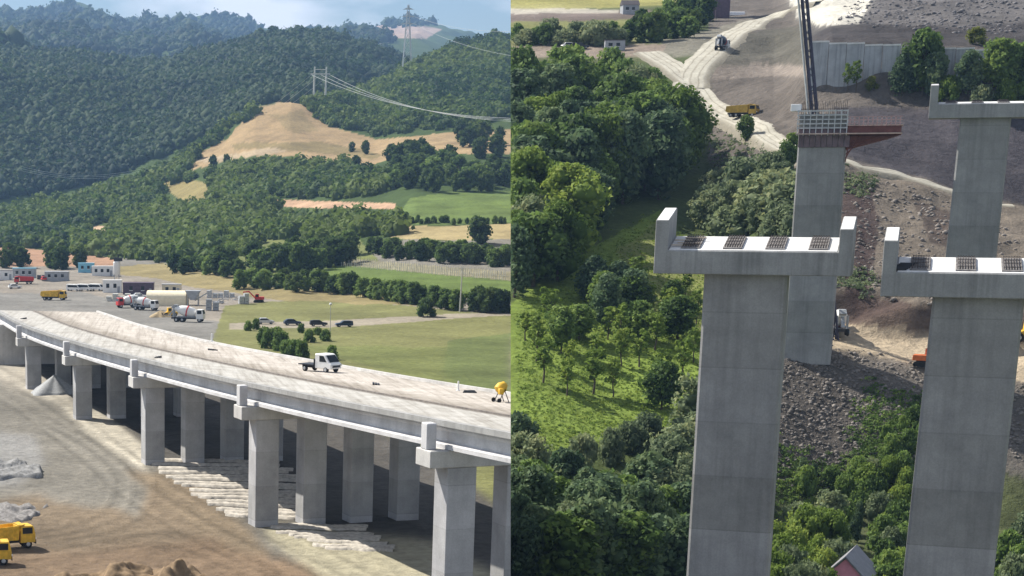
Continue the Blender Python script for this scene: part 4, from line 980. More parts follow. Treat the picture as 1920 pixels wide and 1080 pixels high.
# ------------------------------------------------------------------ vehicles (x forward, z up)
def wheels(t, xs, yh, r, wd=.35):
    for x in xs:
        for s in (-1, 1):
            wl_ = MB().lathe((x, s*yh-wd/2, r), (0, 1, 0), [(0, r*.8), (.06, r), (wd-.06, r), (wd, r*.8)], 14).build('wheel', M_TYRE, t)
            MB().lathe((x, s*yh+s*wd/2-.03, r), (0, s, 0), [(0, r*.5), (.05, r*.42)], 10).build('rim', M_STEEL, wl_)
def cab(t, x0, x1, hw, z0, z1, mat):
    c = MB().prism([(x0, z0), (x1, z0), (x1, z0+(z1-z0)*.5), (x1-.28, z1), (x0, z1)], -hw, hw).build('cab', mat, t, .06)
    zm = z0+(z1-z0)*.54
    MB().add([(x1-.02+.03, -hw+.15, zm), (x1-.02+.03, hw-.15, zm), (x1-.25+.03, hw-.2, z1-.15), (x1-.25+.03, -hw+.2, z1-.15)], [(0, 1, 2, 3)]).add([(x1-.06, -hw+.15, zm), (x1-.06, hw-.15, zm), (x1-.29, hw-.2, z1-.15), (x1-.29, -hw+.2, z1-.15)], [(3, 2, 1, 0)]).build('windscreen', M_GLASS, c)
    for s in (-1, 1): MB().box(x0+.25, x1-.4, min(s*hw, s*(hw+.02)), max(s*hw, s*(hw+.02)), zm, z1-.2).build('side_window', M_GLASS, c)
    return c
def dump_truck(label, P, rz, mat, group=None, sc=1):
    t = thing('dump_truck', label, 'truck', P, rz, group); t.scale = (sc,)*3
    MB().box(-3.8, 3.6, -.5, .5, .7, 1.1).build('chassis', M_DARK, t)
    cb = cab(t, 1.9, 3.9, 1.2, .75, 2.95, mat)
    MB().box(3.9, 4.0, -1.15, 1.15, .55, 1.1).build('bumper', M_DARK, cb)
    for s in (-1, 1): MB().box(3.91, 4.03, s*.95-.15, s*.95+.15, 1.12, 1.32).build('headlight', M_WHITE, cb)
    bed = MB()
    bed.prism([(-4.1, 1.5), (-3.5, 1.15), (1.6, 1.15), (1.75, 2.9), (2.5, 3.15), (2.5, 3.25), (1.65, 3.05), (-3.9, 2.75)], -1.25, -1.12)
    bed.prism([(-4.1, 1.5), (-3.5, 1.15), (1.6, 1.15), (1.75, 2.9), (2.5, 3.15), (2.5, 3.25), (1.65, 3.05), (-3.9, 2.75)], 1.12, 1.25)
    bed.box(-3.6, 1.62, -1.11, 1.11, 1.15, 1.35); bed.box(1.5, 1.62, -1.11, 1.11, 1.36, 3.0); bed.box(1.63, 2.45, -1.11, 1.11, 3.03, 3.15); bed.box(-3.95, -3.85, -1.11, 1.11, 1.36, 2.6)
    for k in range(5): bed.box(-3.0+k*1.0, -2.86+k*1.0, -1.31, -1.255, 1.2, 2.75).box(-3.0+k*1.0, -2.86+k*1.0, 1.255, 1.31, 1.2, 2.75)
    bed.build('dump_bed', mat, t, .02)
    wheels(t, (2.9, -1.3, -2.7), 1.0, .55); return t
def mixer(label, P, rz, cabm, drumm, group=None, sc=1):
    t = thing('mixer_truck', label, 'truck', P, rz, group); t.scale = (sc,)*3
    MB().box(-3.8, 3.6, -.5, .5, .7, 1.1).build('chassis', M_DARK, t)
    cab(t, 2.2, 3.9, 1.2, .75, 2.9, cabm)
    d = MB().lathe((1.9, 0, 2.0), (-1, 0, .22), [(0, .7), (.5, 1.05), (2.4, 1.25), (3.6, 1.0), (4.9, .5), (5.3, .45)], 16).build('drum', drumm, t, smooth=True)
    MB().lathe((.1, 0, 2.395), (-1, 0, .22), [(0, 1.26), (.15, 1.28), (.3, 1.26)], 16).build('drum_band', M_RED, d)
    ch = MB(); ch.prism([(-3.2, 3.0), (-2.7, 3.5), (-2.2, 3.9), (-3.3, 3.9), (-3.9, 3.3)], -.5, .5); ch.prism([(-3.4, 2.9), (-4.6, 1.4), (-4.4, 1.3), (-3.2, 2.7)], -.25, .25); ch.build('chute', M_GREY, t, .03)
    fr = MB(); fr.box(-3.4, -3.1, -.9, -.6, 1.1, 3.0); fr.box(-3.4, -3.1, .6, .9, 1.1, 3.0); fr.box(-2.6, 2.0, -1.2, -.8, 1.12, 1.3); fr.box(-2.6, 2.0, .8, 1.2, 1.12, 1.3); fr.build('drum_frame', M_GREY, t)
    wheels(t, (3.0, -1.1, -2.5), 1.0, .55); return t
def car(label, P, rz, mat, group=None, L_=4.3, H=1.5, wagon=False, name='parked_car', catg='car'):
    t = thing(name, label, catg, P, rz, group); h = L_/2
    prof = [(-h, .35), (h, .35), (h+.02, .75), (h-.15, .85), (h*.45, .98), (h*.12, H), (-h*.62, H), (-h*.95, 1.0 if not wagon else H-.1), (-h, .8)]
    b = MB().prism(prof, -.85, .85).build('body', mat, t, .07)
    wn = MB()
    for s in (-1, 1): wn.prism([(h*.36, 1.0), (h*.08, H-.1), (-h*.6, H-.1), (-h*.8, 1.02)], s*.852, s*.87)
    wn.build('side_window', M_GLASS, t)
    MB().add([(h*.45+.03, -.7, 1.0), (h*.45+.03, .7, 1.0), (h*.13+.03, .62, H-.04), (h*.13+.03, -.62, H-.04)], [(0, 1, 2, 3)]).build('windscreen', M_GLASS, t)
    MB().add([(-h*.95-.03, -.65, 1.05), (-h*.95-.03, .65, 1.05), (-h*.64-.03, .6, H-.05), (-h*.64-.03, -.6, H-.05)], [(3, 2, 1, 0)]).build('rear_window', M_GLASS, t)
    for s in (-1, 1): MB().box(h-.02, h+.035, s*.6-.15, s*.6+.15, .62, .76).build('headlight', M_WHITE, t)
    wheels(t, (h*.62, -h*.62), .76, .32, .22); return t
def van(label, P, rz, mat, group=None):
    t = thing('van', label, 'van', P, rz, group)
    MB().prism([(-2.5, .4), (2.5, .4), (2.52, 1.0), (2.2, 1.2), (1.55, 2.1), (1.3, 2.25), (-2.4, 2.25), (-2.5, 2.1)], -.95, .95).build('body', mat, t, .08)
    for s in (-1, 1): MB().prism([(1.95, 1.25), (1.45, 1.95), (-1.9, 1.95), (-1.9, 1.25)], min(s*.952, s*.97), max(s*.952, s*.97)).build('side_window', M_GLASS, t)
    MB().add([(2.2, -.8, 1.25), (2.2, .8, 1.25), (1.62, .75, 2.08), (1.62, -.75, 2.08)], [(0, 1, 2, 3)]).build('windscreen', M_GLASS, t)
    wheels(t, (1.6, -1.6), .85, .36, .25); return t
def cabin(label, P, rz, L_, W_, H_, wall, roof, name='site_cabin', catg='cabin', group=None, nwin=2, gable=0):
    t = thing(name, label, catg, P, rz, group)
    MB().box(-L_/2, L_/2, -W_/2, W_/2, -.6, H_).build('wall', wall, t, .02)
    if gable: MB().prism([(-W_/2-.25, H_+.003), (W_/2+.25, H_+.003), (0, H_+gable)], -L_/2-.2, L_/2+.2, 'x').build('roof', roof, t)
    else: MB().box(-L_/2-.1, L_/2+.1, -W_/2-.1, W_/2+.1, H_+.003, H_+.2).build('roof', roof, t)
    for k in range(nwin):
        x = -L_/2+L_*(k+.7)/(nwin+.6); wf = MB().box(x-.5, x+.5, -W_/2-.03, -W_/2-.003, H_*.4, H_*.75).build('window', M_GLASS, t)
        MB().box(x-.58, x+.58, -W_/2-.06, -W_/2-.031, H_*.36, H_*.4).build('sill', M_WHITE, wf)
    d_ = MB().box(L_/2-1.3, L_/2-.5, -W_/2-.035, -W_/2-.003, 0, min(2.0, H_*.85)).build('door', M_GREY, t)
    MB().box(L_/2-1.2, L_/2-1.1, -W_/2-.07, -W_/2-.036, 1.0, 1.08).build('handle', M_DARK, d_)
    return t
def excavator(label, P, rz, mat, sc=1):
    t = thing('excavator', label, 'excavator', P, rz); t.scale = (sc,)*3
    for s in (-1, 1):
        MB().prism([(-1.7, .1), (-1.3, 0), (1.3, 0), (1.7, .1), (1.8, .45), (1.4, .8), (-1.4, .8), (-1.8, .45)], s*1.1-.28, s*1.1+.28).build('track', M_TYRE, t, .04)
    MB().box(-1.9, 1.0, -1.2, 1.2, .95, 1.9, .08).build('house', mat, t, .06)
    cb = MB().prism([(-.1, 1.0), (1.3, 1.0), (1.4, 2.0), (1.0, 2.9), (-.1, 2.9)], .2, 1.2).build('cab', mat, t, .05)
    MB().box(.1, 1.0, 1.202, 1.22, 1.9, 2.75).build('window', M_GLASS, cb)
    MB().prism([(.9, 1.4), (1.2, 1.2), (3.4, 3.4), (5.2, 3.3), (5.2, 3.6), (3.3, 3.9)], -.5, -.1).build('boom', mat, t)
    ar = MB().prism([(5.0, 3.7), (5.4, 3.6), (5.0, 1.4), (4.8, 1.4)], -.45, -.15).build('arm', mat, t)
    MB().prism([(4.6, 1.5), (5.2, 1.5), (5.3, .8), (4.6, .5), (4.2, .9)], -.85, .25).build('bucket', M_DARK, ar)
    return t
def loader(label, P, rz, mat, sc=1):
    t = thing('loader', label, 'loader', P, rz); t.scale = (sc,)*3
    MB().box(-2.6, 1.2, -.9, .9, .7, 1.6, .06).build('body', mat, t, .05)
    cb = MB().box(-.6, .8, -.75, .75, 1.6, 2.9, .1).build('cab', mat, t, .05)
    for s in (-1, 1): MB().box(-.4, .6, min(s*.70, s*.77), max(s*.70, s*.77), 1.9, 2.7).build('window', M_GLASS, cb)
    for s in (-1, 1): MB().prism([(.6, 1.5), (.8, 1.7), (2.9, .8), (2.8, .5)], s*.7-.1, s*.7+.1).build('lift_arm', mat, t)
    MB().prism([(2.7, .2), (3.6, .15), (3.5, .3), (2.9, .5), (2.9, 1.3), (2.7, 1.2)], -1.2, 1.2).build('bucket', M_DARK, t)
    wheels(t, (1.6, -1.5), .95, .68, .45); return t
def onleft(px, py, dz=0.0): p = GL(px, py); p.z += dz; return p
def deck_at(px, py):
    best = None
    for i in range(600):
        d = 130+i*.5; q = at(px, py, d)
        bt = min(TS, key=lambda t: (cat(t)-q).length) if i % 40 == 0 or best is None else best
        best = bt
        # refine: nearest frame
        ts = [bt+k*.01 for k in range(-60, 61)]
        tt = min((x for x in ts if 0 <= x < len(B)-1.01), key=lambda x: abs((q-cat(x)).dot(frame(x)[1])))
        p, tg, nr = frame(tt); off = (q-p).dot(nr); best = tt
        if -1 < off < DW+1 and q.z <= p.z+.25-.028*max(off, 0): return q
    return at(px, py, 210)
def heap(name, P, rx, ry, h, mat, label, catg, seed, kind_=None, rough=.25, lump=0, grp=None):
    K, Rn = 44, 16; vs = [(0, 0, h)]
    rg = random.Random(seed)
    for i in range(1, Rn+1):
        for j in range(K):
            a = j*6.283/K; r = i/Rn
            k = 1+.18*math.sin(a*3+seed)+.1*math.sin(a*7+seed*2)
            x, y = math.cos(a)*rx*r*k, math.sin(a)*ry*r*k
            nn_ = float(fbm(np.array([x*.9+seed*7]), np.array([y*.9]), 3)[0])
            z = h*(max(0, 1-r)**(.95 if not lump else .5))+rough*nn_*(1 if r < .95 else 0)-(.25 if i == Rn else 0)
            vs.append((x, y, z))
    fs = [(0, 1+j, 1+(j+1) % K) for j in range(K)]+[(1+(i-1)*K+j, 1+i*K+j, 1+i*K+(j+1) % K, 1+(i-1)*K+(j+1) % K) for i in range(1, Rn) for j in range(K)]
    me = bpy.data.meshes.new(name); me.from_pydata(vs, [], fs); me.update(); me.polygons.foreach_set('use_smooth', [True]*len(me.polygons))
    o_ = link(name, me, mat, None, P); tag(o_, label, catg, grp, kind_); return o_
R = math.radians
# pickup on the deck
P = deck_at(600, 697)
t = thing('pickup_truck', 'small white flatbed pickup truck driving on the viaduct deck', 'pickup truck', P, R(-47))
MB().prism([(0, .45), (2.35, .45), (2.38, 1.0), (2.1, 1.15), (1.45, 1.95), (1.2, 2.05), (0, 2.05)], -.9, .9).build('cab', M_WHITE, t, .08)
for s in (-1, 1): MB().prism([(1.75, 1.2), (1.3, 1.85), (.7, 1.85), (.7, 1.2)], min(s*.902, s*.915), max(s*.902, s*.915)).build('side_window', M_GLASS, t)
MB().add([(2.13, -.78, 1.2), (2.13, .78, 1.2), (1.53, .7, 1.92), (1.53, -.7, 1.92)], [(0, 1, 2, 3)]).build('windscreen', M_GLASS, t)
MB().box(2.38, 2.43, -.6, .6, .62, .85).build('grille', M_DARK, t)
for s in (-1, 1): MB().box(2.37, 2.44, s*.72-.13, s*.72+.13, .8, .95).build('headlight', M_SILV, t)
MB().box(-2.4, -.1, -.95, .95, .72, .84).box(-.12, -.05, -.95, .95, .84, 1.5).build('flatbed', M_DARK, t)
MB().box(-2.3, 2.0, -.4, .4, .42, .7).build('chassis', M_DARK, t)
wheels(t, (1.6, -1.5), .78, .36, .24)
# yellow machine at the end of the deck
P = deck_at(940, 754)
t = thing('concrete_mixer', 'small yellow drum mixer on thin legs at the right end of the viaduct deck', 'concrete mixer', P, R(20))
MB().lathe((-.42, 0, .95), (.75, 0, .65), [(0, .28), (.12, .48), (.55, .52), (.95, .30), (1.0, .27)], 14).build('drum', M_YEL, t, smooth=True)
fr = MB()
for s_ in (-1, 1): fr.tube((-.5, s_*.45, 0), (.05, s_*.38, 1.1), .04).tube((.5, s_*.45, 0), (.05, s_*.38, 1.1), .04)
fr.tube((-.5, -.45, .12), (-.5, .45, .12), .04).tube((.05, -.55, 1.1), (.05, .55, 1.1), .05).build('stand', M_DARK, t)
MB().box(-.62, -.2, -.75, -.42, .75, 1.25).build('motor_box', M_YEL, t, .03)
for s_ in (-1, 1): MB().lathe((-.5, s_*.5-.04, .2), (0, 1, 0), [(0, .2), (.08, .2)], 12).build('wheel', M_TYRE, t)
# markers on deck edges
for px, py, h, lb in [(859, 733, .9, 'short white marker post on the deck edge near the yellow machine'), (397, 640, .8, 'short white marker post on the far deck edge beside the gravel road')]:
    p = deck_at(px, py); mk = MB().lathe((0, 0, 0), (0, 0, 1), [(0, .22), (.08, .2), (.1, .1), (h, .08), (h+.06, .03)], 8).build('marker_post', M_WHITE, None, loc=p); tag(mk, lb, 'post')
# parked cars
for px, py, m_, rz, lb, wg in [(498, 609, M_SILV, 5, 'silver car parked leftmost in the row by the field track', False), (548, 611, M_NAVY, 8, 'dark car with pale bonnet, second from the left by the field track', False),
                           (597, 612, M_DARK, 4, 'black car parked third in the row by the field track', True), (645, 614, M_NAVY, 186, 'dark blue estate car parked rightmost in the row by the field track', True)]:
    car(lb, onleft(px, py), R(rz), m_, 'cars parked by the field track', 4.2, 1.5, wg)
for px, lb in [(139, 'white van parked leftmost of three beside the white cabin'), (159, 'white van parked in the middle of three beside the white cabin'), (181, 'white van parked rightmost of three beside the white cabin')]:
    van(lb, onleft(px, 546+(px-139)*.02), R(-28), M_WHITE, 'white vans beside the cabin')
dump_truck('yellow dump truck standing alone on the grey gravel road', onleft(101, 563), R(-12), M_YEL, sc=.95)
mixer('white and red mixer truck left of the cream tent', onleft(243, 577), R(200), M_RED, M_WHITE, 'mixer trucks in the yard', .95)
mixer('white mixer truck close to the left end of the cream tent', onleft(272, 583), R(-25), M_WHITE, M_WHITE, 'mixer trucks in the yard', .95)
mixer('large white mixer truck in front of the cream tent', onleft(352, 604), R(-14), M_WHITE, M_WHITE, 'mixer trucks in the yard', 1.08)
loader('yellow loader behind the large white mixer truck', onleft(318, 594), R(200), M_YEL, .8)
# huts
cabin('small white hut at the far left edge of the yard', onleft(6, 526), R(4), 7, 3, 3.2, M_WHITE, M_ROOF)
t = cabin('blue-grey container standing on the yard at the far left', onleft(46, 521), R(-3), 8.5, 3, 3.4, M_GREY, M_BLUE, nwin=3)
dump_truck('red dump truck in front of the blue-grey container', onleft(45, 534), R(185), M_RED, sc=.85)
cabin('long grey hut between the ploughed field and the gravel road', onleft(107, 527), R(-4), 8.5, 3.4, 3.2, M_GREY, M_STEEL, nwin=3)
cabin('light blue cabin beneath the ploughed field', onleft(162, 512), R(-3), 6.2, 3, 3.4, M_BLUE, M_BLUE)
cabin('white cabin row right of the light blue cabin', onleft(193, 518), R(-2), 8.0, 3, 3.4, M_WHITE, M_WHITE, nwin=3)
cabin('tall white cabin directly left of the dark purple shed', onleft(211, 549), R(-4), 6.0, 3, 3.8, M_WHITE, M_WHITE)
cabin('long dark purple shed right of the white cabin', onleft(260, 553), R(-4), 9.5, 5, 3.6, M_PURP, M_PURP, name='shed', catg='shed', nwin=2)
# batching plant silo
p = onleft(219, 532); t = thing('cement_silo', 'white cement silo with dark head beside the white cabins', 'silo', p)
MB().lathe((0, 0, 1.8), (0, 0, 1), [(0, .3), (1.2, 1.25), (5.2, 1.25), (5.6, .9)], 14).build('tank', M_WHITE, t, smooth=True)
for a in range(4): MB().tube((math.cos(a*1.57+.8)*1.1, math.sin(a*1.57+.8)*1.1, -.4), (math.cos(a*1.57+.8)*1.1, math.sin(a*1.57+.8)*1.1, 3.2), .12).build('leg', M_GREY, t)
MB().box(-1.0, 2.0, -.8, .8, 7.4, 8.6).tube((.5, 0, 8.6), (.5, 0, 9.8), .2).build('filter_head', M_DARK, t, .05)
# tent
p = onleft(314, 574); t = thing('storage_tent', 'large cream storage tent in the middle of the yard', 'tent', p, R(-8)); t.scale = (1.1, 1.1, 1.2)
n_ = 9; prof = [(-3.2, -.3)]+[(-3.2*math.cos(math.pi*i/n_)*1.0, 1.6+1.9*math.sin(math.pi*i/n_)) for i in range(n_+1)]+[(3.2, -.3)]
MB().prism(prof, -5.2, 5.2, 'x').build('canopy', M_CREAM, t, smooth=True)
MB().box(-5.24, -5.2, -1.2, 1.2, 0, 2.6).build('door', M_GREY, t)
p = onleft(362, 574); t = thing('aggregate_hopper', 'grey aggregate hopper right of the cream tent', 'hopper', p, R(-6))
MB().prism([(-2.2, 4.2), (-.7, 1.6), (.7, 1.6), (2.2, 4.2)], -1.8, 1.8).build('bin', M_GREY, t, .03)
for sx in (-1, 1):
    for sy in (-1, 1): MB().box(sx*1.5-.1, sx*1.5+.1, sy*1.5-.1, sy*1.5+.1, -.4, 3.0).build('leg', M_GREY, t)
MB().prism([(.5, 1.2), (5.2, 4.0), (5.2, 4.4), (.5, 1.7)], -.4, .4).build('conveyor', M_STEEL, t)
for px, py, s, lb in [(412, 570, 1.0, 'grey heap of scrap steel right of the yard'), (432, 566, .8, 'smaller grey heap of scrap steel towards the red excavator')]:
    mb = MB(); rr = random.Random(px)
    for k in range(16):
        a = Vector((rr.uniform(-2.5, 2.5), rr.uniform(-1.5, 1.5), rr.uniform(0, 1.2))); b = a+Vector((rr.uniform(-2, 2), rr.uniform(-1, 1), rr.uniform(-.3, .6))); mb.tube(a, b, .12*s)
    o_ = mb.build('scrap_heap', M_GREY, None, loc=onleft(px, py)); tag(o_, lb, 'scrap')
excavator('red excavator at the right end of the yard', onleft(485, 568), R(175), M_RED, .85)
def stack(px, py, mat, n, w_, label, rz=0):
    mb = MB(); rr = random.Random(px)
    for k in range(n):
        z = 0
        for j in range(rr.randint(2, 4)):
            x = k*w_*1.15+rr.uniform(-.1, .1); mb.box(x, x+w_, -1.1+rr.uniform(-.1, .1), 1.1, z+.12, z+.75).box(x+.1, x+.3, -1, 1, z, z+.121).box(x+w_-.3, x+w_-.1, -1, 1, z, z+.121); z += .76
    return tag(mb.build('pallet_stack', mat, None, loc=onleft(px, py), rz=R(rz)), label, 'pallets')
stack(70, 524, M_DARK, 3, 1.4, 'dark pallet stacks between the blue-grey container and the long grey hut', 5)
stack(388, 560, M_STEEL, 5, 1.5, 'grey pallet stacks in a row behind the scrap heaps', -4)
stack(448, 571, M_STEEL, 2, 1.3, 'pair of pale pallet stacks left of the red excavator', 8)
stack(200, 566, M_POLE, 4, 1.6, 'pale pallet stacks on the ground left of the mixer trucks', -3)
stack(386, 583, M_GREY, 2, 1.6, 'grey pallet stacks right of the large white mixer truck', -3)
for px, py, m_, lb, rz in [(262, 560, M_WHITE, 'white car parked in front of the dark purple shed', 10), (296, 562, M_SILV, 'silver car parked at the right end of the dark purple shed', -20), (28, 541, M_WHITE, 'white car parked beside the red dump truck', 20), (82, 527, M_RED, 'small red car left of the long grey hut', 100)]:
    car(lb, onleft(px, py), R(rz), m_, None, 4.4, 1.55)
cabin('small cream cabin behind the cream tent', onleft(322, 552), R(-5), 6, 3, 3.0, M_CREAM, M_STEEL)
heap('sand_heap', onleft(301, 594), 3.0, 3, 1.7, plain('tan_sand', (.36, .28, .17), .95, 0, .2), 'tan sand heap beside the yellow loader', 'sand heap', 9, None, .2)
# lamp + poles + pylons
p = onleft(619, 627); t = thing('lamp_post', 'slim lamp post between the parked cars', 'lamp post', p)
MB().tube((0, 0, -.4), (0, 0, 6.6), .09, .06).build('post', M_STEEL, t)
MB().lathe((0, 0, 6.5), (0, 0, 1), [(0, .15), (.2, .38), (.5, .32), (.65, .1)], 10).build('lamp_head', M_WHITE, t)
p = onleft(862, 587); t = thing('utility_pole', 'pale concrete utility pole at the edge of the green field', 'pole', p)
MB().tube((0, 0, -.5), (0.35, 0, 11.8), .24, .13, 10).build('shaft', M_POLE, t); MB().box(-.6, 1.2, -.06, .06, 11.1, 11.25).build('cross_arm', M_POLE, t)
ph = at(599, 172, 1420); ph.z = float(zleft([ph.x], [ph.y])[0])
t = thing('power_pylon', 'twin-mast electricity pylon on the shoulder of the dry hill', 'pylon', ph)
for s in (-1, 1): MB().tube((s*4.2, 0, -1), (s*4.2+.6, 0, 27), .85, .5, 8).build('mast', M_POLE, t)
MB().box(-6.5, 7.5, -.3, .3, 21.6, 22.4).build('cross_arm', M_POLE, t); MB().tube((-3.8, 0, 25), (4.6, 0, 25), .22).build('tie_bar', M_POLE, t)
pl = at(763, 121, 1690); pl.z = float(zleft([pl.x], [pl.y])[0])
t = thing('lattice_pylon', 'tall steel lattice pylon on the wooded hill', 'pylon', pl)
mb = MB(); Hh = 54; wdt = lambda z: 3.4*(1-z/Hh)**1.0+.5
lv = [0, 9, 17, 25, 32, 38, 44, 49, 54]
for i in range(len(lv)-1):
    a, b = lv[i], lv[i+1]; wa, wb = wdt(a), wdt(b)
    cs_ = ((-1, -1), (1, -1), (1, 1), (-1, 1))
    for k in range(4):
        c0, c1 = cs_[k], cs_[(k+1) % 4]
        mb.tube((c0[0]*wa, c0[1]*wa, a), (c0[0]*wb, c0[1]*wb, b), .32, .3, 5); mb.tube((c0[0]*wa, c0[1]*wa, a), (c1[0]*wb, c1[1]*wb, b), .14, .14, 4); mb.tube((c1[0]*wa, c1[1]*wa, a), (c0[0]*wb, c0[1]*wb, b), .14, .14, 4)
mb.build('tower', M_STEEL, t)
for z, l in ((38, 8), (44, 6.5), (50, 5)):
    MB().prism([(-l, z), (l, z), (1, z+1.5), (-1, z+1.5)], -.3, .3).build('cross_arm', M_STEEL, t)
def wire(name, a, b, sag, label, r=.13, group=None):
    pts = [a.lerp(b, i/40)-Vector((0, 0, sag*4*(i/40)*(1-i/40))) for i in range(41)]
    o_ = MB().path(pts, r, 4).build(name, M_WIRE, None); tag(o_, label, 'wire', group); clip(o_, True)
    return o_
for k in range(3):
    a = ph+Vector((-6+6.5*k, 0, 21.5)); b = at(975, 222+k*3, 1050)
    wire('power_line', a, b, 7, 'pale power line sagging from the twin-mast pylon towards the right', .14, 'power lines right of the twin-mast pylon')
    b = at(40, 312+k*4, 1500)+Vector((0, 0, 0))
    wire('power_line', a, b, 30, 'faint power line running from the twin-mast pylon down to the left', .12, 'power lines left of the twin-mast pylon')
for k in range(2):
    a = pl+Vector((6, 0, 38+6*k)); b = at(985, 108-50*k, 1300); wire('power_line', a, b, 4, 'faint power line running right from the lattice pylon', .10, 'power lines right of the lattice pylon')

# vineyard rows = a run of pale stakes along the field
mb = MB(); rr = random.Random(3)
for row in range(3):
    for i in range(80):
        px = 650+i*3.9; py = 489+(px-650)*.083+row*5
        q = at(px, py, 640); x, y, z, ok = q.x, q.y, q.z, True
VX = [(640+i*4.0+rr.uniform(-1, 1), 490+(i*4.0)*.085+row*5.5) for row in range(3) for i in range(80)]
X, Yd, Z, ok = gl([v[0] for v in VX], [v[1] for v in VX])
for i in range(len(VX)): 
    if (Vector((X[i], Yd[i], Z[i]))-PLANE_O).dot(PLANE_N) < -1: mb.tube((X[i], Yd[i], Z[i]-.2), (X[i], Yd[i], Z[i]+1.5), .10, .10, 4)
o_ = mb.build('vineyard_stakes', M_POLE, None); tag(o_, 'rows of pale stakes along the upper edge of the green field', 'stakes', kind='stuff')

# ------------------------------------------------------------------ foreground of the left half
heap('gravel_heap', onleft(103, 737), 4.2, 5, 3.0, M_GRAV, 'smooth grey gravel heap beside the second column of the viaduct', 'gravel heap', 2, None, .12)
heap('rubble_heap', onleft(8, 885), 4.5, 7, .9, plain('pale_rubble', (.22, .22, .22), .95, 0, .35, 3), 'pale grey rubble heap at the left edge of the site ground', 'rubble heap', 3, None, .7, 1)
heap('rubble_heap', onleft(10, 962), 4.5, 5, .6, plain('grey_rubble', (.21, .20, .195), .95, 0, .4, 3), 'low dark rubble heap behind the yellow dump truck', 'rubble heap', 5, None, .6, 1)
for px, py, rx, h, lb in [(235, 1100, 3.6, 2.0, 'brown soil mound at the bottom edge, left of the larger clods'), (335, 1108, 3.4, 2.4, 'large brown soil mound with clods at the bottom edge'), (150, 1105, 2.6, 1.0, 'low brown soil mound in the lower left foreground')]:
    heap('soil_mound', onleft(px, py), rx, 3, h, M_SOIL, lb, 'soil mound', px, None, .85, 1)
dump_truck('yellow dump truck half out of frame at the lower left', onleft(8, 1030), R(22), M_YEL, None, .72)
dump_truck('second yellow dump truck cut off at the lower left corner', onleft(-38, 1060), R(8), M_YEL, None, .72)
# pale mattress strips under the viaduct
def strip(px0, px1, py0, py1, wd, h, label, group, seed):
    a, b = onleft(px0, py0), onleft(px1, py1); rr = random.Random(seed); n_ = 36; d_ = (b-a); d_.z = 0; ln = d_.length; d_.normalize(); nr = Vector((-d_.y, d_.x, 0)); K = 7; vs = []
    for i in range(n_+1):
        c = a+d_*ln*i/n_; ww = wd*(.9+.2*rr.random())*(1 if 0 < i < n_ else .7); sh = .22*math.sin(i*.35+seed)+rr.uniform(-.08, .08)
        for j in range(K):
            t_ = j/(K-1)*2-1; q = c+nr*(t_*ww/2+sh); z = float(zleft([q.x], [q.y])[0])
            vs.append((q.x, q.y, z+h*(1-t_*t_)**.5*(.85+.3*rr.random())-.04 if abs(t_) < 1 else z-.15))
    fs = [(i*K+j, i*K+j+1, (i+1)*K+j+1, (i+1)*K+j) for i in range(n_) for j in range(K-1)]
    o_ = link('mattress_strip', np_mesh('mattress_strip', vs, fs, True), M_BAG); tag(o_, label, 'mattress strip', group)
for k in range(16):
    y = 867+k*6.9; x0 = 274+ (k/15)**1.15*150+(k % 3)*4
    strip(x0, min(x0+250+k*4, 600)-(k*37 % 23), y, y+2+k*.25, 1.85-.03*k, .34, 'pale lumpy mattress strip laid in the rows left of the near columns', 'mattress strips left of the near columns', k)
for k in range(8):
    y = 986+k*6.2; strip(484+k*17+(k % 2)*7, 690+k*9-(k*29 % 17), y, y+5, 1.5, .26, 'pale crumpled mattress strip spread in front of the near columns', 'mattress strips in front of the near columns', 40+k)

# ------------------------------------------------------------------ right half: machines, buildings, rubble
p = GR(1353, 96); mixer('dark concrete mixer truck driving up the dirt haul road', p, R(60), M_WHITE, M_NAVY, None, .95)
p = GR(1392, 222); dump_truck('dusty yellow dump truck on the bend of the dirt road', p, R(-38), M_DYEL, None, .85)
p = GR(1570, 628); mixer('white mixer truck peeping out behind the foot of the far pier', p, R(80), M_WHITE, M_WHITE, None, .95)
p = GR(1733, 692); excavator('orange excavator half hidden behind the second tall pier', p, R(-28), M_ORANGE, .8)
p = GR(1928, 655); loader('yellow loader at the right edge behind the second tall pier', p, R(170), M_YEL, 1.0)
p = GR(1590, 1116)
t = thing('house', 'small house with grey sheet roof and pink gable among the bushes', 'house', p, R(62))
MB().box(-3.4, 3.4, -2.0, 2.0, -2, 2.2).build('wall', M_PINK, t)
MB().prism([(-2.4, 2.1), (0, 4.6), (2.4, 2.1), (2.3, 1.95), (0, 4.42), (-2.3, 1.95)], -3.7, 3.7, 'x').build('roof', M_ROOF, t)
MB().prism([(-2.0, 2.2), (2.0, 2.2), (0, 4.25)], -3.38, -3.2, 'x').build('gable', M_PINK, t)
wf = MB().box(-3.45, -3.401, -.5, .5, .8, 1.8).build('window', M_GLASS, t); MB().box(-3.5, -3.455, -.6, .6, .68, .8).build('sill', M_WHITE, wf)
p = GR(1085, 1088)
t = thing('shed', 'long low shed with dark roof in the shade of the trees', 'shed', p, R(-4))
MB().box(-4.6, 4.6, -2.2, 2.2, -2, 1.8).build('wall', M_PURP, t); MB().prism([(-2.6, 1.6), (2.4, 3.4), (2.5, 3.55), (-2.7, 1.75)], -4.9, 4.9, 'x').build('roof', M_DROOF, t)
MB().box(-4.9, 4.9, 2.3, 2.55, 3.56, 3.64).build('ridge_trim', M_STEEL, t)
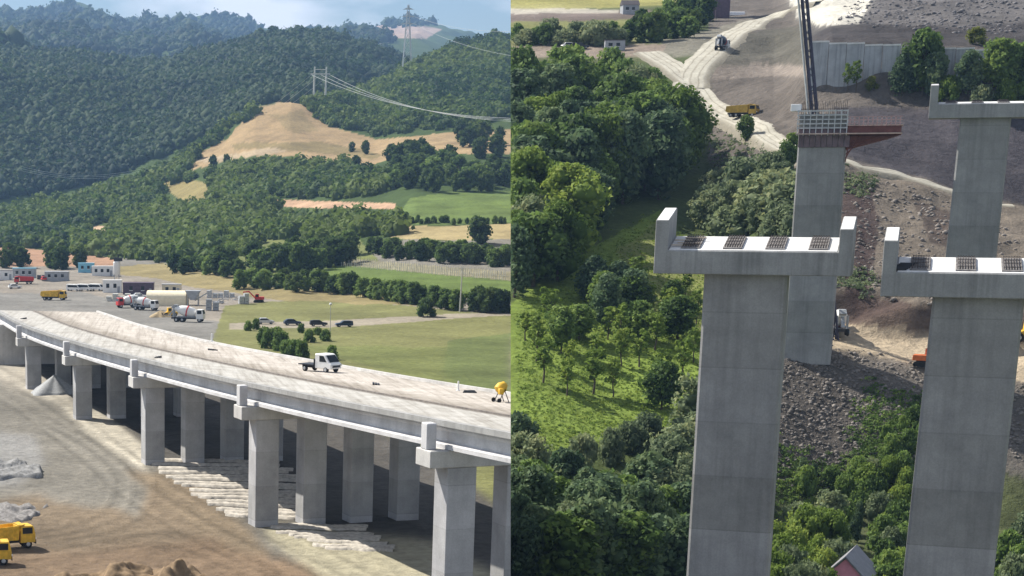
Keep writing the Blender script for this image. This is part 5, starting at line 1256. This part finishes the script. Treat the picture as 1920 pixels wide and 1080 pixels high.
# far top: white pipe stacks, houses, dark bridge columns
p = GR(1372, 30); mb = MB()
for k in range(5): mb.tube((-4, k*.7, .35), (4, k*.7, .35), .33, .33, 10)
for k in range(4): mb.tube((-3.8, k*.7+.35, .95), (4, k*.7+.35, .95), .33, .33, 10)
o_ = mb.build('pipe_stack', M_TYV, None, loc=p, rz=R(3)); tag(o_, 'stack of white pipes left of the top of the haul road', 'pipes')
cabin('dark roofed house beside the pale track at the top', GR(1180, 27), R(0), 5, 4, 2.6, M_GREY, M_DROOF, 'house', 'house', None, 2, 1.6)
for k, px in enumerate([1322, 1352]):
    p = GR(px, 34); t = thing('bridge_pier', ['dark slab pier at the top edge, left of its twin', 'dark slab pier at the top edge, right of its twin'][k], 'bridge pier', p, R(10), 'dark slab piers at the top edge')
    MB().box(-2.2, 2.2, -1, 1, -2, 12).build('column', M_PURP, t, .1); MB().box(-3.2, 3.2, -1.2, 1.2, 12.003, 13.4).build('crosshead', M_PURP, t, .05)
car('white car parked in the clearing behind the wood', GR(1068, 93), R(10), M_WHITE, None, 4.4, 1.6)
car('dark car parked in the clearing right of the white car', GR(1088, 93), R(-5), M_DARK, None, 4.4, 1.6, True)
o_ = cabin('small grey cabin with dark roof at the edge of the clearing', GR(1152, 96), R(-8), 5, 3, 2.4, M_GREY, M_DROOF)
# rubble stones on the fill slope and cut
def stones(name, pts, r0, r1, mat, label, seed):
    rng = np.random.default_rng(seed); P = np.array(pts); X, Yd, Z, ok = gr(P[:, 0], P[:, 1]); cv, cf = ico(1); Vs = []; Fs = []; nv = 0
    X = X+rng.uniform(-1.6, 1.6, len(X)); Yd = Yd+rng.uniform(-1.8, 1.8, len(X)); Z = zright(X, Yd)
    for i in range(len(P)):
        if not ok[i]: continue
        r = r0+(r1-r0)*rng.random()**4; j = cv*(1+.8*(rng.random((len(cv), 1))-.5))*np.array([1, .8+.4*rng.random(), .7])*r
        Vs.append(j+np.array([X[i], Yd[i], Z[i]])); Fs.append(cf+nv); nv += len(cv)
    o_ = link(name, np_mesh(name, np.concatenate(Vs), np.concatenate(Fs)), mat); tag(o_, label, 'rubble', kind='stuff'); return o_
stones('rubble', rpts([(1450, 655), (1590, 662), (1750, 695), (1920, 730), (1920, 850), (1640, 870), (1540, 920), (1450, 920)], 6500, 7), .05, .36, M_ROCK, 'grey-brown rubble scattered over the fill slope below the far pier', 7)
stones('rubble', rpts([(1570, 320), (1790, 375), (1900, 420), (1900, 580), (1740, 565), (1570, 540)], 2400, 8), .05, .5, M_ROCK, 'loose rubble on the cut slope behind the far piers', 8)
stones('rubble', rpts([(1620, -10), (1920, -10), (1920, 70), (1560, 45)], 1400, 9), .12, .7, plain('grey_spoil', (.15, .143, .148), .95, 0, .3), 'grey spoil stones above the retaining wall', 9)

def cover(name, pts, mat, r0, r1, nleaf, leaf, label, seed, tall=1.0):
    rng = np.random.default_rng(seed); P = np.array(pts); X, Yd, Z, ok = gr(P[:, 0], P[:, 1])
    X = X+rng.uniform(-1.6, 1.6, len(X)); Yd = Yd+rng.uniform(-1.8, 1.8, len(X)); Z = zright(X, Yd); Vs, Ts = [], []
    for i in range(len(P)):
        if not ok[i] or (Vector((X[i], Yd[i], Z[i]))-PLANE_O).dot(PLANE_N) < r1: continue
        r = r0+(r1-r0)*rng.random()**2; d = rng.normal(size=(nleaf, 3)); d /= np.linalg.norm(d, axis=1)[:, None]; d[:, 2] = np.abs(d[:, 2])
        pos = np.array([X[i], Yd[i], Z[i]-.05])+d*r*np.array([1, 1, tall])*(.3+.7*rng.random((nleaf, 1)))
        nm = d+.7*rng.normal(size=d.shape); nm /= np.linalg.norm(nm, axis=1)[:, None]
        aa = np.cross(nm, rng.normal(size=d.shape)); aa /= np.linalg.norm(aa, axis=1)[:, None]; bb = np.cross(nm, aa); s_ = leaf*(.5+rng.random((nleaf, 1)))
        Vs.append(np.stack([pos-aa*s_, pos-bb*s_*.5, pos+aa*s_, pos+bb*s_*.5], 1).reshape(-1, 3)); Ts.append(np.full(nleaf*4, (rng.random()-.5)*.6))
    V = np.concatenate(Vs); me = mesh_tint(name, V, np.arange(len(V)).reshape(-1, 4), np.concatenate(Ts)); me.materials.append(mat)
    return tag(link(name, me), label, 'plants', kind='stuff')
cover('grass', rpts([(962, 590), (1080, 490), (1190, 420), (1235, 400), (1340, 510), (1340, 770), (1240, 810), (1080, 845), (962, 850)], 5200, 21), F_LITE, .18, .75, 9, .16, 'tufts of tall yellow-green grass over the meadow', 21, .8)
cover('ground_cover', rpts([(1440, 830), (1560, 880), (1640, 800), (1745, 770), (1745, 900), (1600, 960), (1440, 960)], 900, 22)+rpts([(1620, 720), (1745, 760), (1745, 860), (1600, 880)], 500, 23), F_WOOD, .25, 1.1, 26, .17, 'low green scrub creeping over the lower part of the rubble slope', 22, .7)
cover('ground_cover', rpts([(1585, 320), (1640, 335), (1640, 370), (1585, 365)], 90, 24)+rpts([(1570, 505), (1640, 520), (1640, 545), (1570, 540)], 110, 25)+rpts([(1330, 250), (1440, 280), (1440, 320), (1330, 330)], 260, 26), F_GREY, .3, 1.2, 26, .2, 'dry grey-green scrub on the cut bank behind the far pier', 24, .8)
for px, py, l, lb in [(399, 657, 1.4, 'dark plank lying on the far half of the viaduct deck, left of the pickup'), (296, 671, 1.1, 'dark plank lying near the middle seam of the deck, above the third end block'), (706, 722, 1.5, 'dark plank on the deck seam right of the pickup'), (44, 598, 1.6, 'dark plank at the far left end of the deck'), (880, 737, 1.3, 'dark plank by the deck edge left of the yellow mixer')]:
    p = deck_at(px, py); mb = MB()
    for k in range(3): mb.box(-l/2+.1*k, l/2-.05*k, -.3+.25*k, -.1+.25*k, 0, .14+.05*k)
    tag(mb.build('timber_plank', M_DARK, None, .01, loc=p, rz=px*.1), lb, 'timber')
# ------------------------------------------------------------------ air
hz = MB().box(-2700, 3300, -400, 6700, CZ-47, CZ+620).build('haze', None, None)
hm = bpy.data.materials.new('haze_air'); hm.use_nodes = True; ht = hm.node_tree; ht.nodes.clear()
ho = ht.nodes.new('ShaderNodeOutputMaterial'); hv = ht.nodes.new('ShaderNodeVolumePrincipled')
hv.inputs['Color'].default_value = (.36, .60, 1, 1); hv.inputs['Density'].default_value = .85e-4; hv.inputs['Anisotropy'].default_value = .2
ht.links.new(hv.outputs[0], ho.inputs['Volume']); hz.data.materials.append(hm); tag(hz, kind='stuff')
